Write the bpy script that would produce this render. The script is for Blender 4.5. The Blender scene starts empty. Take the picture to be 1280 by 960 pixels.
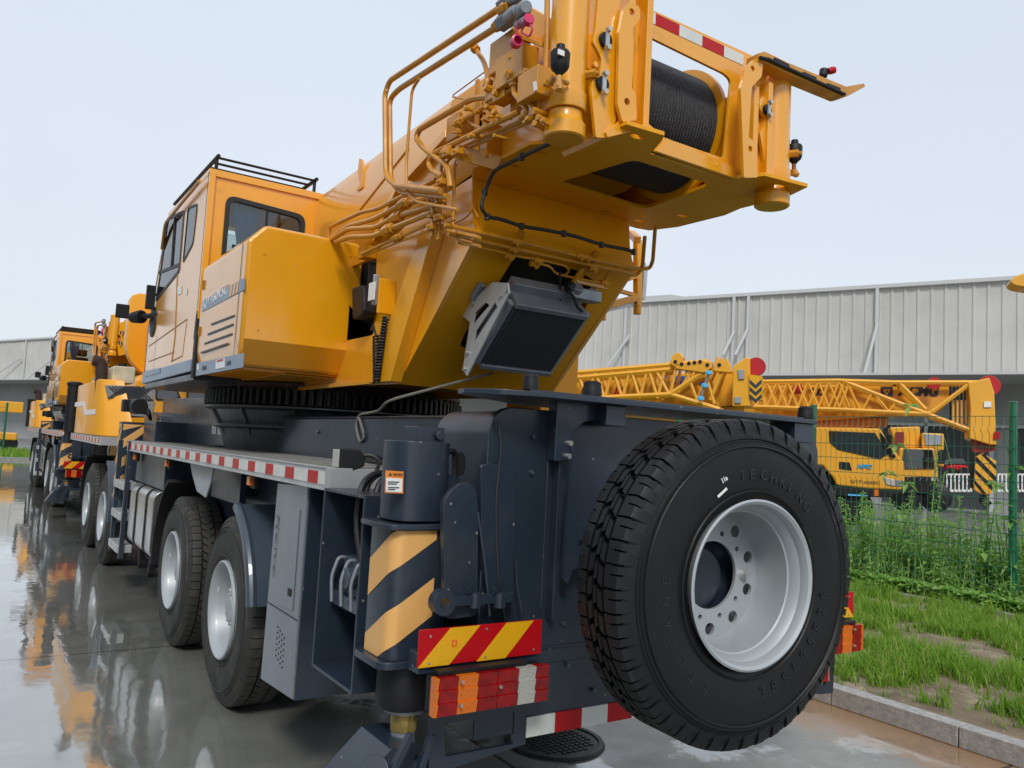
import bpy, bmesh, math, random
from math import sin, cos, pi, radians
from mathutils import Vector, Matrix
from mathutils.geometry import tessellate_polygon
random.seed(7)
SC = bpy.context.scene
V = Vector

# ---------------------------------------------------------------- camera
CAM = V((0, 0, 1.9))
F, CX, CY = 1000.0, 640.0, 480.0
# rows: world X, Y, Z expressed in camera axes (right, down, forward)
def _axes():
    a = V((-46 - CX, 524 - CY, F)).normalized(); b = V((2190 - CX, 645 - CY, F)).normalized()
    m = (a + b).normalized(); n = (a - b).normalized()
    ay = (m + n) / 2 ** .5; ax = (m - n) / 2 ** .5
    u = -(ay.cross(ax))
    if u.y > 0: u = -u
    return ax, ay, u
AXX, AXY, AXZ = _axes()
def ray(px, py):
    d = V(((px - CX) / F, (py - CY) / F, 1.0))
    return V((AXX.dot(d), AXY.dot(d), AXZ.dot(d)))
def on_x(px, py, x): d = ray(px, py); return CAM + d * (x / d.x)
def on_y(px, py, y): d = ray(px, py); return CAM + d * (y / d.y)
def on_z(px, py, z): d = ray(px, py); return CAM + d * ((z - CAM.z) / d.z)
def on_p(px, py, p0, n):
    d = ray(px, py); return CAM + d * ((V(p0) - CAM).dot(n) / d.dot(n))
cd = bpy.data.cameras.new('camera'); cam = bpy.data.objects.new('camera', cd); SC.collection.objects.link(cam)
R = Matrix(((AXX.x, -AXX.y, -AXX.z), (AXY.x, -AXY.y, -AXY.z), (AXZ.x, -AXZ.y, -AXZ.z)))
cam.matrix_world = Matrix.Translation(CAM) @ R.to_4x4()
cd.sensor_width = 36; cd.lens = 36 * F / 1280; cd.clip_start = .05; cd.clip_end = 2000
SC.camera = cam

# ---------------------------------------------------------------- world, sun, exposure
w = bpy.data.worlds.new('World'); SC.world = w; w.use_nodes = True
nt = w.node_tree; nt.nodes.clear()
wo = nt.nodes.new('ShaderNodeOutputWorld'); bg = nt.nodes.new('ShaderNodeBackground')
sky = nt.nodes.new('ShaderNodeTexSky'); sky.sky_type = 'NISHITA'; sky.sun_disc = False
SUN_EL, SUN_AZ = 43, 212          # azimuth clockwise from +Y
sky.sun_elevation = radians(SUN_EL); sky.sun_rotation = radians(SUN_AZ)
sky.air_density = 1.0; sky.dust_density = 4; sky.ozone_density = 1.5
mx = nt.nodes.new('ShaderNodeMixRGB'); mx.inputs[0].default_value = .94
tc = nt.nodes.new('ShaderNodeTexCoord'); sp = nt.nodes.new('ShaderNodeSeparateXYZ')
rp = nt.nodes.new('ShaderNodeValToRGB')
rp.color_ramp.elements[0].position = .0; rp.color_ramp.elements[0].color = (.78, .84, .91, 1)
rp.color_ramp.elements[1].position = .6; rp.color_ramp.elements[1].color = (.68, .76, .87, 1)
nz = nt.nodes.new('ShaderNodeTexNoise'); nz.inputs['Scale'].default_value = 1.1; nz.inputs['Detail'].default_value = 4
ml = nt.nodes.new('ShaderNodeMixRGB'); ml.blend_type = 'MULTIPLY'; ml.inputs[0].default_value = .20
sc_ = nt.nodes.new('ShaderNodeVectorMath'); sc_.operation = 'SCALE'; sc_.inputs['Scale'].default_value = 8.15
L = nt.links
L.new(tc.outputs['Generated'], sp.inputs[0]); L.new(sp.outputs['Z'], rp.inputs[0])
L.new(tc.outputs['Generated'], nz.inputs['Vector'])
L.new(rp.outputs[0], ml.inputs[1]); L.new(nz.outputs['Fac'], ml.inputs[2])
L.new(ml.outputs[0], sc_.inputs[0])
L.new(sky.outputs[0], mx.inputs[1]); L.new(sc_.outputs[0], mx.inputs[2])
L.new(mx.outputs[0], bg.inputs[0]); bg.inputs[1].default_value = .1
L.new(bg.outputs[0], wo.inputs[0])
sd = bpy.data.lights.new('sun', 'SUN'); sd.energy = 1.5; sd.angle = radians(13); sd.color = (1, .97, .92)
so = bpy.data.objects.new('sun', sd); SC.collection.objects.link(so)
sv = V((sin(radians(SUN_AZ)) * cos(radians(SUN_EL)), cos(radians(SUN_AZ)) * cos(radians(SUN_EL)), sin(radians(SUN_EL))))
so.rotation_euler = sv.to_track_quat('Z', 'Y').to_euler()
SC.view_settings.view_transform = 'Standard'; SC.view_settings.look = 'None'
SC.view_settings.gamma = 1; SC.view_settings.exposure = 0.50
SC.render.engine = 'CYCLES'; SC.cycles.use_denoising = True
SC.cycles.max_bounces = 8; SC.cycles.transparent_max_bounces = 24
SC.cycles.sample_clamp_indirect = 6; SC.cycles.caustics_reflective = False; SC.cycles.caustics_refractive = False

# ---------------------------------------------------------------- materials
def mat(name, col, rough=.5, metal=0.0, coat=0.0, var=0.0, vscale=3.0, bump=0.0, bscale=60.0, speck=0.0, dirt=None, spec=.5, trans=0.0, detail=5, emis=None, wave=0.0):
    m = bpy.data.materials.new(name); m.use_nodes = True
    n = m.node_tree; p = n.nodes['Principled BSDF']; l = n.links
    p.inputs['Roughness'].default_value = rough; p.inputs['Metallic'].default_value = metal
    p.inputs['Coat Weight'].default_value = coat; p.inputs['Coat Roughness'].default_value = .05; p.inputs['Coat IOR'].default_value = 1.6
    p.inputs['Specular IOR Level'].default_value = spec
    if trans: p.inputs['Transmission Weight'].default_value = trans
    t = n.nodes.new('ShaderNodeTexCoord')
    out = None
    rgb = n.nodes.new('ShaderNodeRGB'); rgb.outputs[0].default_value = (*col, 1); out = rgb.outputs[0]
    def mixin(fac, c2, src, blend='MIX'):
        x = n.nodes.new('ShaderNodeMixRGB'); x.blend_type = blend
        l.new(fac, x.inputs[0]); l.new(src, x.inputs[1])
        x.inputs[2].default_value = (*c2, 1); return x.outputs[0]
    if var:
        z = n.nodes.new('ShaderNodeTexNoise'); z.inputs['Scale'].default_value = vscale; z.inputs['Detail'].default_value = detail
        l.new(t.outputs['Object'], z.inputs['Vector'])
        mr = n.nodes.new('ShaderNodeMapRange'); mr.inputs[1].default_value = .35; mr.inputs[2].default_value = .7
        mr.inputs[3].default_value = 0; mr.inputs[4].default_value = 1; l.new(z.outputs['Fac'], mr.inputs[0])
        out = mixin(mr.outputs[0], [c * (1 - var) for c in col], out)
        r2 = n.nodes.new('ShaderNodeMapRange'); r2.inputs[3].default_value = rough * .8; r2.inputs[4].default_value = min(1, rough * 1.35 + .03)
        l.new(z.outputs['Fac'], r2.inputs[0]); l.new(r2.outputs[0], p.inputs['Roughness'])
    if dirt:
        z = n.nodes.new('ShaderNodeTexNoise'); z.inputs['Scale'].default_value = dirt[1]; z.inputs['Detail'].default_value = 9; z.inputs['Roughness'].default_value = .7
        l.new(t.outputs['Object'], z.inputs['Vector'])
        mr = n.nodes.new('ShaderNodeMapRange'); mr.inputs[1].default_value = dirt[2]; mr.inputs[2].default_value = dirt[3]
        l.new(z.outputs['Fac'], mr.inputs[0]); out = mixin(mr.outputs[0], dirt[0], out)
    if speck:
        z = n.nodes.new('ShaderNodeTexVoronoi'); z.inputs['Scale'].default_value = 11
        l.new(t.outputs['Object'], z.inputs['Vector'])
        mr = n.nodes.new('ShaderNodeMapRange'); mr.inputs[1].default_value = .045; mr.inputs[2].default_value = .085; mr.inputs[3].default_value = speck; mr.inputs[4].default_value = 0
        l.new(z.outputs['Distance'], mr.inputs[0]); out = mixin(mr.outputs[0], (.45, .43, .40), out)
    l.new(out, p.inputs['Base Color'])
    if bump:
        z = n.nodes.new('ShaderNodeTexNoise'); z.inputs['Scale'].default_value = bscale; z.inputs['Detail'].default_value = 4
        l.new(t.outputs['Object'], z.inputs['Vector'])
        b = n.nodes.new('ShaderNodeBump'); b.inputs['Strength'].default_value = bump; b.inputs['Distance'].default_value = .01
        l.new(z.outputs['Fac'], b.inputs['Height']); l.new(b.outputs[0], p.inputs['Normal'])
        if coat: l.new(b.outputs[0], p.inputs['Coat Normal'])
    if emis:
        p.inputs['Emission Color'].default_value = (*emis[0], 1); p.inputs['Emission Strength'].default_value = emis[1]
    return m
YEL = mat('yellow_paint', (.82, .355, .003), .30, coat=.85, var=.07, vscale=1.6, bump=.05, bscale=140, speck=.6, dirt=((.50, .24, .02), 5, .62, .8))
YELS = mat('yellow_paint_underside', (.82, .355, .003), .38, coat=.12, var=.1, vscale=2.5, bump=.03, bscale=6, speck=.5, spec=.3)
YEL2 = mat('yellow_paint_plain', (.82, .355, .003), .34, coat=.3, var=.08, vscale=2, bump=.04, bscale=30)
YPIPE = mat('yellow_pipe_paint', (.62, .26, .006), .36, coat=.3, var=.2, vscale=8)
NAVY = mat('navy_grey_paint', (.018, .029, .047), .34, coat=.16, var=.25, vscale=2.5, bump=.05, bscale=120, speck=.4, dirt=((.05, .055, .06), 2.2, .56, .85))
NAVYL = mat('slate_blue_paint', (.045, .065, .09), .34, coat=.3, var=.2, vscale=3, bump=.03, bscale=8, speck=.2)
BLACK = mat('black_plastic', (.008, .008, .010), .5, var=.2, vscale=9, spec=.35)
HOSE = mat('black_hose', (.010, .010, .011), .5, bump=.3, bscale=120)
RUBBER = mat('new_tyre_rubber', (.0075, .0078, .009), .44, var=.3, vscale=7, bump=.12, bscale=90, spec=.34)
RUBBER2 = mat('dusty_tyre_rubber', (.028, .027, .025), .62, var=.35, vscale=4, bump=.15, bscale=70, dirt=((.075, .062, .045), 7, .52, .75))
LETTER = mat('raised_rubber_letters', (.014, .014, .0155), .36)
SILVER = mat('silver_rim_paint', (.40, .43, .45), .42, metal=.25, coat=.2, var=.12, vscale=5)
ALU = mat('aluminium', (.55, .56, .56), .36, metal=.45, var=.2, vscale=6, bump=.05, bscale=40)
STEEL = mat('brushed_steel', (.50, .49, .46), .24, metal=.95, var=.25, vscale=5)
ZINC = mat('zinc_bolt', (.55, .55, .52), .35, metal=.8)
GALV = mat('grey_alloy', (.27, .29, .32), .42, metal=.4, var=.2, vscale=8, bump=.1, bscale=60)
LOCK = mat('slate_locker_paint', (.12, .145, .17), .28, coat=.4, var=.2, vscale=3, dirt=((.2, .2, .19), 3, .55, .8))
GREYP = mat('pale_grey_paint', (.30, .33, .36), .38, coat=.2, var=.15, vscale=3)
CORE = mat('radiator_core_black', (.010, .011, .012), .55)
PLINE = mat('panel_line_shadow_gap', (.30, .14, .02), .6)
FIN = mat('radiator_fins', (.13, .14, .15), .4, metal=.3)
ROPE = mat('black_wire_rope', (.018, .018, .022), .38, metal=.2, bump=.6, bscale=160, var=.3, vscale=30)
RED = mat('red_reflective', (.44, .004, .008), .35, coat=.05, spec=.25, bump=.15, bscale=150)
WHT = mat('white_reflective', (.66, .68, .64), .32, coat=.3, var=.12, vscale=10, bump=.1, bscale=150)
CHEV = mat('orange_reflective', (.78, .42, .13), .38, coat=.2, var=.05)
YREF = mat('yellow_reflective', (.74, .38, .006), .32, coat=.08, bump=.2, bscale=100)
REDL = mat('red_lamp_lens', (.32, .003, .004), .12, coat=.15, spec=.4, bump=.25, bscale=45, var=.5, vscale=22)
AMBL = mat('amber_lamp_lens', (.68, .15, .006), .14, coat=.15, bump=.4, bscale=90)
CLRL = mat('clear_lamp_lens', (.42, .42, .38), .14, coat=.3, bump=.3, bscale=90)
PINK = mat('magenta_cap', (.55, .015, .10), .35)
WHITE = mat('white_sticker', (.78, .78, .76), .4)
ORAN = mat('orange_sticker', (.80, .24, .03), .4)
INK = mat('dark_print', (.03, .035, .045), .5)
BLUEP = mat('blue_print', (.02, .11, .50), .4)
SKYB = mat('pale_blue_plastic', (.10, .50, .85), .4)
SLATE = mat('slate_band', (.17, .23, .32), .4, coat=.3, var=.08)
CURT = mat('blue_curtain', (.08, .32, .80), .8, var=.2, vscale=20)
GOLD = mat('brass_ring', (.42, .30, .09), .35, metal=.6, var=.4, vscale=20)
RUST = mat('rusty_exhaust', (.045, .022, .016), .7, var=.5, vscale=14, bump=.4, bscale=50)
TANK = mat('milky_plastic_tank', (.62, .56, .40), .5, var=.25, vscale=9)
SEAL = mat('window_rubber', (.012, .013, .014), .5)
INT = mat('cab_interior', (.05, .055, .06), .7)
GEAR = mat('greasy_gear_teeth', (.014, .013, .012), .5, metal=.3, var=.4, vscale=25)
COLL = mat('slewing_collar_paint', (.045, .05, .055), .4, var=.35, vscale=6, coat=.2)
CHECK = mat('chequer_plate', (.33, .33, .31), .45, metal=.5, var=.3, vscale=9, bump=.8, bscale=45)

def glass(name, tint, a=.35):
    m = bpy.data.materials.new(name); m.use_nodes = True; n = m.node_tree; n.nodes.clear()
    o = n.nodes.new('ShaderNodeOutputMaterial'); mxs = n.nodes.new('ShaderNodeMixShader')
    tr = n.nodes.new('ShaderNodeBsdfTransparent'); tr.inputs[0].default_value = (*tint, 1)
    g = n.nodes.new('ShaderNodeBsdfGlossy'); g.inputs['Roughness'].default_value = .03
    lw = n.nodes.new('ShaderNodeFresnel'); lw.inputs[0].default_value = 1.6
    mr = n.nodes.new('ShaderNodeMapRange'); mr.inputs[3].default_value = .03; mr.inputs[4].default_value = 1
    n.links.new(lw.outputs[0], mr.inputs[0]); n.links.new(mr.outputs[0], mxs.inputs[0])
    n.links.new(tr.outputs[0], mxs.inputs[1]); n.links.new(g.outputs[0], mxs.inputs[2]); n.links.new(mxs.outputs[0], o.inputs[0])
    return m
GLASS = glass('cab_glass', (.80, .86, .85))
GDARK = mat('dark_tinted_glass', (.012, .016, .018), .04, coat=.8, spec=.8)

# ---------------------------------------------------------------- mesh helpers
SPLIT = set('''weld_bead hinge lamp_cable valve_block port_fitting platform_block pipe_clamp sheave bolt sticker louvre latch rivet lens_screw pipe_union underside_clamp wheel
bracket_bolt window window_seal downpipe bolt_hole rope_clip hazard_stripe yellow_stripe side_tube securing_clip tank_strap tank_hanger access_step
chequer_panel cable_slot edge_strip lamp_bracket outrigger_housing loading_bay_door junction_box jib_bracket reflective_strip pressure_pipe control_pipe
long_pipe thin_pipe quick_coupling dust_cap hose_bundle window_latch boom_link hoist_rope chevron black_stripe winch_post winch_cheek stiffener rope_guide
flange drum_flange cab_work_lamp rear_rib edge_bead side_bulkhead underdeck_frame step_tread band_slash hydraulic_hose skirt_panel step_frame rail locker_back emblem_triangle'''.split())
def orth(d):
    d = V(d).normalized(); a = V((0, 0, 1)) if abs(d.z) < .9 else V((1, 0, 0))
    u = d.cross(a).normalized(); return u, d.cross(u).normalized()
class MB:
    def __init__(s): s.v = []; s.f = []
    def add(s, vs, fs):
        b = len(s.v); s.v += [tuple(q) for q in vs]; s.f += [tuple(i + b for i in f) for f in fs]; return s
    def box(s, x0, x1, y0, y1, z0, z1):
        return s.add([(x0,y0,z0),(x1,y0,z0),(x1,y1,z0),(x0,y1,z0),(x0,y0,z1),(x1,y0,z1),(x1,y1,z1),(x0,y1,z1)],
                     [(0,3,2,1),(4,5,6,7),(0,1,5,4),(1,2,6,5),(2,3,7,6),(3,0,4,7)])
    def bar(s, a, b, w, h, up=(0, 0, 1)):
        a, b = V(a), V(b); d = (b - a).normalized(); u = d.cross(V(up))
        if u.length < 1e-4: u = orth(d)[0]
        u.normalize(); q = u.cross(d)
        vs = [p + u * (sx * w / 2) + q * (sy * h / 2) for p in (a, b) for sx, sy in ((-1,-1),(1,-1),(1,1),(-1,1))]
        return s.add(vs, [(0,3,2,1),(4,5,6,7),(0,1,5,4),(1,2,6,5),(2,3,7,6),(3,0,4,7)])
    def prism(s, pts, vec):
        pts = [V(p) for p in pts]; n = len(pts); vec = V(vec)
        nrm = V((0, 0, 0))
        for i in range(n): nrm += pts[i].cross(pts[(i + 1) % n])
        if nrm.dot(vec) > 0: pts.reverse()
        vs = pts + [p + vec for p in pts]
        fs = [tuple(range(n)), tuple(range(2 * n - 1, n - 1, -1))]
        fs += [((i + 1) % n, i, i + n, (i + 1) % n + n) for i in range(n)]
        return s.add(vs, fs)
    def plate(s, outer, holes, vec):
        """flat polygon with holes (3D points), thickened along vec"""
        outer = [V(p) for p in outer]; holes = [[V(p) for p in h] for h in holes]; vec = V(vec)
        loops = [outer] + holes; flat = [p for lp in loops for p in lp]; n = len(flat)
        tris = tessellate_polygon([[tuple(p) for p in lp] for lp in loops])
        fs = []
        for t in tris:
            a, b, c = (flat[i] for i in t); nn = (b - a).cross(c - a)
            if nn.length < 1e-12: continue
            t = tuple(t) if nn.dot(vec) < 0 else tuple(reversed(t))
            fs.append(t); fs.append(tuple(i + n for i in reversed(t)))
        nrm = V((0, 0, 0))
        for i in range(len(outer)): nrm += outer[i].cross(outer[(i + 1) % len(outer)])
        o = 0
        for k, lp in enumerate(loops):
            nl = V((0, 0, 0)); m = len(lp)
            for i in range(m): nl += lp[i].cross(lp[(i + 1) % m])
            fl = (nl.dot(vec) > 0) ^ (k > 0)
            for i in range(m):
                j = (i + 1) % m; q = (o + i, o + j, o + j + n, o + i + n)
                fs.append(q if fl else q[::-1])
            o += m
        return s.add(flat + [p + vec for p in flat], fs)
    def ring(s, c, u, v, r, seg):
        return [c + u * (r * cos(2 * pi * i / seg)) + v * (r * sin(2 * pi * i / seg)) for i in range(seg)]
    def lathe(s, prof, org, ax, seg=32, cap0=True, cap1=True, start=None):
        org = V(org); ax = V(ax).normalized(); u, v = orth(ax)
        b = []; vs = []
        for a, r in prof: vs += s.ring(org + ax * a, u, v, max(r, 1e-5), seg)
        fs = []
        for k in range(len(prof) - 1):
            for i in range(seg):
                j = (i + 1) % seg; fs.append((k*seg+i, k*seg+j, (k+1)*seg+j, (k+1)*seg+i))
        if cap0: fs.append(tuple(range(seg))[::-1])
        if cap1: fs.append(tuple(range((len(prof)-1)*seg, len(prof)*seg)))
        return s.add(vs, fs)
    def cyl(s, a, b, r, r2=None, seg=20):
        a, b = V(a), V(b); return s.lathe([(0, r), ((b - a).length, r if r2 is None else r2)], a, b - a, seg)
    def tube(s, path, r, seg=8, fil=0.0, n=4, caps=True):
        p = [V(q) for q in path]
        if fil:
            q = [p[0]]
            for i in range(1, len(p) - 1):
                a, b, c = p[i-1], p[i], p[i+1]; la = (a-b).length; lc = (c-b).length
                f1 = min(fil, la*.45, lc*.45)
                s1 = b + (a-b).normalized()*f1; s2 = b + (c-b).normalized()*f1
                for k in range(n + 1):
                    t = k / n; q.append(s1*(1-t)**2 + b*(2*t*(1-t)) + s2*t*t)
            q.append(p[-1]); p = q
        vs = []; u = None
        for i, c in enumerate(p):
            d = (p[min(i+1, len(p)-1)] - p[max(i-1, 0)]).normalized()
            if u is None: u = orth(d)[0]
            u = (u - d * u.dot(d))
            if u.length < 1e-6: u = orth(d)[0]
            u.normalize(); v = d.cross(u)
            vs += s.ring(c, u, v, r, seg)
        m = len(p); fs = []
        for k in range(m - 1):
            for i in range(seg):
                j = (i + 1) % seg; fs.append((k*seg+i, k*seg+j, (k+1)*seg+j, (k+1)*seg+i))
        if caps: fs.append(tuple(range(seg))[::-1]); fs.append(tuple(range((m-1)*seg, m*seg)))
        return s.add(vs, fs)
    def ball(s, c, r, seg=14):
        k = 7; return s.lathe([(-r*cos(pi*i/k), r*sin(pi*i/k)) for i in range(k+1)], c, (0, 0, 1), seg, False, False)
    def quad(s, a, b, c, d): return s.add([a, b, c, d], [(0, 1, 2, 3)])
    def mirror(s, cx=3.0):
        o = MB(); o.v = [(2*cx - x, y, z) for x, y, z in s.v]; o.f = [f[::-1] for f in s.f]; return o
    def merge(s, o): return s.add(o.v, o.f)
    def islands(s):
        p = list(range(len(s.v)))
        def find(i):
            while p[i] != i: p[i] = p[p[i]]; i = p[i]
            return i
        for f in s.f:
            a = find(f[0])
            for i in f[1:]: p[find(i)] = a
        g = {}
        for i, q in enumerate(s.v):
            r = find(i); e = g.setdefault(r, [list(q), list(q)])
            for k in range(3): e[0][k] = min(e[0][k], q[k]); e[1][k] = max(e[1][k], q[k])
        keys = list(g); par = {k: k for k in keys}
        def fk(k):
            while par[k] != k: k = par[k]
            return k
        for i, a in enumerate(keys):
            for c in keys[i+1:]:
                A, B = g[a], g[c]
                if all(A[0][k] <= B[1][k] + .001 and B[0][k] <= A[1][k] + .001 for k in range(3)): par[fk(a)] = fk(c)
        out = {}
        own = [fk(find(i)) for i in range(len(s.v))]
        for r in {fk(k) for k in keys}:
            idx = [i for i in range(len(s.v)) if own[i] == r]; mp = {i: n for n, i in enumerate(idx)}
            m = MB(); m.v = [s.v[i] for i in idx]; m.f = [tuple(mp[i] for i in f) for f in s.f if own[f[0]] == r]; out[r] = m
        return list(out.values())
    def build(s, name, m, parent=None, bevel=0.0, smooth=True, angle=35, label=None, bseg=2):
        if name in SPLIT and parent is not None:
            isl = s.islands()
            if 1 < len(isl) <= 100:
                os_ = [q.build1(name, m, parent, bevel, smooth, angle, label, bseg) for q in isl]; return os_[0]
        return s.build1(name, m, parent, bevel, smooth, angle, label, bseg)
    def build1(s, name, m, parent=None, bevel=0.0, smooth=True, angle=35, label=None, bseg=2):
        me = bpy.data.meshes.new(name); me.from_pydata(s.v, [], s.f); me.validate(); me.materials.append(m); me.update()
        o = bpy.data.objects.new(name, me); SC.collection.objects.link(o)
        if smooth:
            me.polygons.foreach_set('use_smooth', [True] * len(me.polygons))
            me.set_sharp_from_angle(angle=radians(angle))
        if bevel:
            b = o.modifiers.new('bevel', 'BEVEL'); b.width = bevel; b.segments = bseg; b.limit_method = 'ANGLE'; b.angle_limit = radians(38)
            if smooth: b.harden_normals = True
        if parent is not None:
            o.parent = parent; o.matrix_parent_inverse = world_inv(parent)
        if label: o['label'] = label
        return o
def world_of(o):
    m = Matrix.Translation(o.location) @ o.rotation_euler.to_matrix().to_4x4()
    return world_of(o.parent) @ o.matrix_parent_inverse @ m if o.parent else m
def world_inv(o): return world_of(o).inverted()
def thing(name, label, cat, loc=(0, 0, 0), group=None):
    o = bpy.data.objects.new(name, None); SC.collection.objects.link(o); o.location = loc
    o['label'] = label; o['category'] = cat
    if group: o['group'] = group
    return o
def tag(o, label, cat, group=None):
    o['label'] = label; o['category'] = cat
    if group: o['group'] = group
    return o
def struct(o, kind='structure'): o['kind'] = kind; return o
def node(name, parent, loc):
    o = bpy.data.objects.new(name, None); SC.collection.objects.link(o); o.location = loc
    o.parent = parent; o.matrix_parent_inverse = world_inv(parent); return o
KIDS = {}
def copy_tree(o, parent=None, shift=None, skip=()):
    c = o.copy(); SC.collection.objects.link(c); c.parent = parent; c.matrix_parent_inverse = o.matrix_parent_inverse.copy()
    if shift: c.location = o.location + V(shift)
    for ch in [x for x in SC.objects if x.parent == o]:
        if ch.name.split('.')[0] not in skip: copy_tree(ch, c)
    return c
def text(body, name, size, org, right, up, m, parent, depth=.002, shear=0, width=None, align='LEFT', bold=0.0, nolabel=False):
    cu = bpy.data.curves.new(name, 'FONT'); cu.body = body; cu.size = size; cu.extrude = depth; cu.shear = shear; cu.offset = bold
    cu.align_x = align; cu.align_y = 'BOTTOM_BASELINE' if False else 'BOTTOM'
    t = bpy.data.objects.new(name, cu); SC.collection.objects.link(t); bpy.context.view_layer.update()
    me = bpy.data.meshes.new_from_object(t.evaluated_get(bpy.context.evaluated_depsgraph_get()))
    bpy.data.objects.remove(t)
    right = V(right).normalized(); up = V(up).normalized(); nrm = right.cross(up)
    xs = [v.co.x for v in me.vertices] or [0, 1]
    k = width / (max(xs) - min(xs)) if width else 1
    x0 = min(xs) if width else 0
    for v in me.vertices:
        c = v.co.copy(); v.co = V(org) + right * ((c.x - x0) * k) + up * c.y + nrm * c.z
    me.materials.clear(); me.materials.append(m)
    o = bpy.data.objects.new(name, me); SC.collection.objects.link(o)
    if parent is not None: o.parent = parent; o.matrix_parent_inverse = world_inv(parent)
    return o
def X_(a, b, px): return [on_x(x, y, px) for x, y in zip(a, b)]
def PX(pts, x): return [on_x(a, b, x) for a, b in pts]
def PY(pts, y): return [on_y(a, b, y) for a, b in pts]
def PZ(pts, z): return [on_z(a, b, z) for a, b in pts]
def rounded(pts, r, n=4):
    """round the corners of a 3D polygon"""
    pts = [V(p) for p in pts]; out = []; m = len(pts)
    for i in range(m):
        a, b, c = pts[i-1], pts[i], pts[(i+1) % m]
        f = min(r, (a-b).length*.45, (c-b).length*.45)
        s1 = b + (a-b).normalized()*f; s2 = b + (c-b).normalized()*f
        for k in range(n+1):
            t = k/n; out.append(s1*(1-t)**2 + b*(2*t*(1-t)) + s2*t*t)
    return out
def circ(c, u, v, r, n=20): return [V(c) + V(u)*(r*cos(2*pi*i/n)) + V(v)*(r*sin(2*pi*i/n)) for i in range(n)]
EX, EY, EZ = V((1, 0, 0)), V((0, 1, 0)), V((0, 0, 1))
# ================================================================= wheels
def hull(pts):
    bm = bmesh.new()
    for p in pts: bm.verts.new(p)
    r = bmesh.ops.convex_hull(bm, input=bm.verts)
    bmesh.ops.delete(bm, geom=list({g for g in r['geom_interior'] + r['geom_unused'] if isinstance(g, bmesh.types.BMVert)}), context='VERTS')
    bmesh.ops.dissolve_limit(bm, angle_limit=.02, verts=bm.verts, edges=bm.edges)
    bmesh.ops.recalc_face_normals(bm, faces=bm.faces)
    m = MB(); bm.verts.index_update(); m.add([v.co.copy() for v in bm.verts], [[v.index for v in f.verts] for f in bm.faces]); bm.free(); return m
def tyre_mesh(org, ax, R=.655, W=.385, rr=.33, style='block'):
    m = MB(); ax = V(ax).normalized(); org = V(org); u, v = orth(ax)
    g = R - .026
    half = [(.03, rr - .012), (.012, rr + .012), (.004, rr + .05), (-.004, rr + .12), (-.004, rr + .19), (.004, R - .095), (.0035, R - .088), (.010, R - .084), (.017, R - .06), (.033, R - .03), (.06, g)]
    prof = half + [(W - a, r) for a, r in half[::-1]]
    m.lathe(prof, org, ax, 96, False, False)
    # thin moulded rings on the outer sidewall
    for r0 in (rr + .045, R - .105, R - .075):
        m.lathe([(-.004 if r0 < R - .08 else .012, r0 - .004), (-.0085 if r0 < R - .08 else .006, r0), (-.004 if r0 < R - .08 else .014, r0 + .004)], org, ax, 96, False, False)
    def blk(pr, t0, t1, sh=0.0):
        n = len(pr); vs = []
        for t in (t0, t1):
            for a, r in pr:
                th = t + sh * a; vs.append(org + ax * a + (u * cos(th) + v * sin(th)) * r)
        fs = [tuple(range(n))[::-1], tuple(range(n, 2 * n))] + [(i, (i+1) % n, (i+1) % n + n, i + n) for i in range(n)]
        m.add(vs, fs)
    if style == 'block':
        N = 46; p = 2 * pi / N
        for k in range(N):
            t = k * p
            for s in (0, 1):
                def P(pr): return [(W - a, r) for a, r in pr][::-1] if s else pr
                q = t + s * p * .5
                sh = [(.014, R - .066), (.021, R - .030), (.036, R - .006), (.050, R), (.098, R), (.098, R - .03), (.05, R - .05)]
                blk(P(sh), q, q + p * .50, 0); 
                sh2 = [(.026, R - .040), (.038, R - .008), (.052, R), (.098, R), (.098, R - .03), (.05, R - .05)]
                blk(P(sh2), q + p * .58, q + p * .90, 0)
                rib = [(.070, R - .0008), (.098, R - .0008), (.098, R - .03), (.07, R - .03)]
                blk(P(rib), q + p * .48, q + p * .58, 0)
                c = [(.110, R), (.136, R), (.136, R - .03), (.110, R - .03)]
                blk(P(c), q + p * .2, q + p * (.92), .9 if not s else -.9)
            c = [(.144, R), (.161, R), (.161, R - .03), (.144, R - .03)]
            blk(c, t + p * .1, t + p * .80, -.8)
    else:
        N = 60; p = 2 * pi / N
        for k in range(N):
            t = k * p
            for s in (0, 1):
                def P(pr): return [(W - a, r) for a, r in pr][::-1] if s else pr
                sh = [(.024, R - .035), (.040, R - .006), (.052, R), (.108, R), (.108, R - .03), (.05, R - .05)]
                blk(P(sh), t + s * p * .4, t + s * p * .4 + p * .9, 0)
                c = [(.120, R), (.185, R), (.185, R - .03), (.120, R - .03)]
                blk(P(c), t + p * .3, t + p * 1.12, 1.0 if not s else -1.0)
    return m
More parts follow.
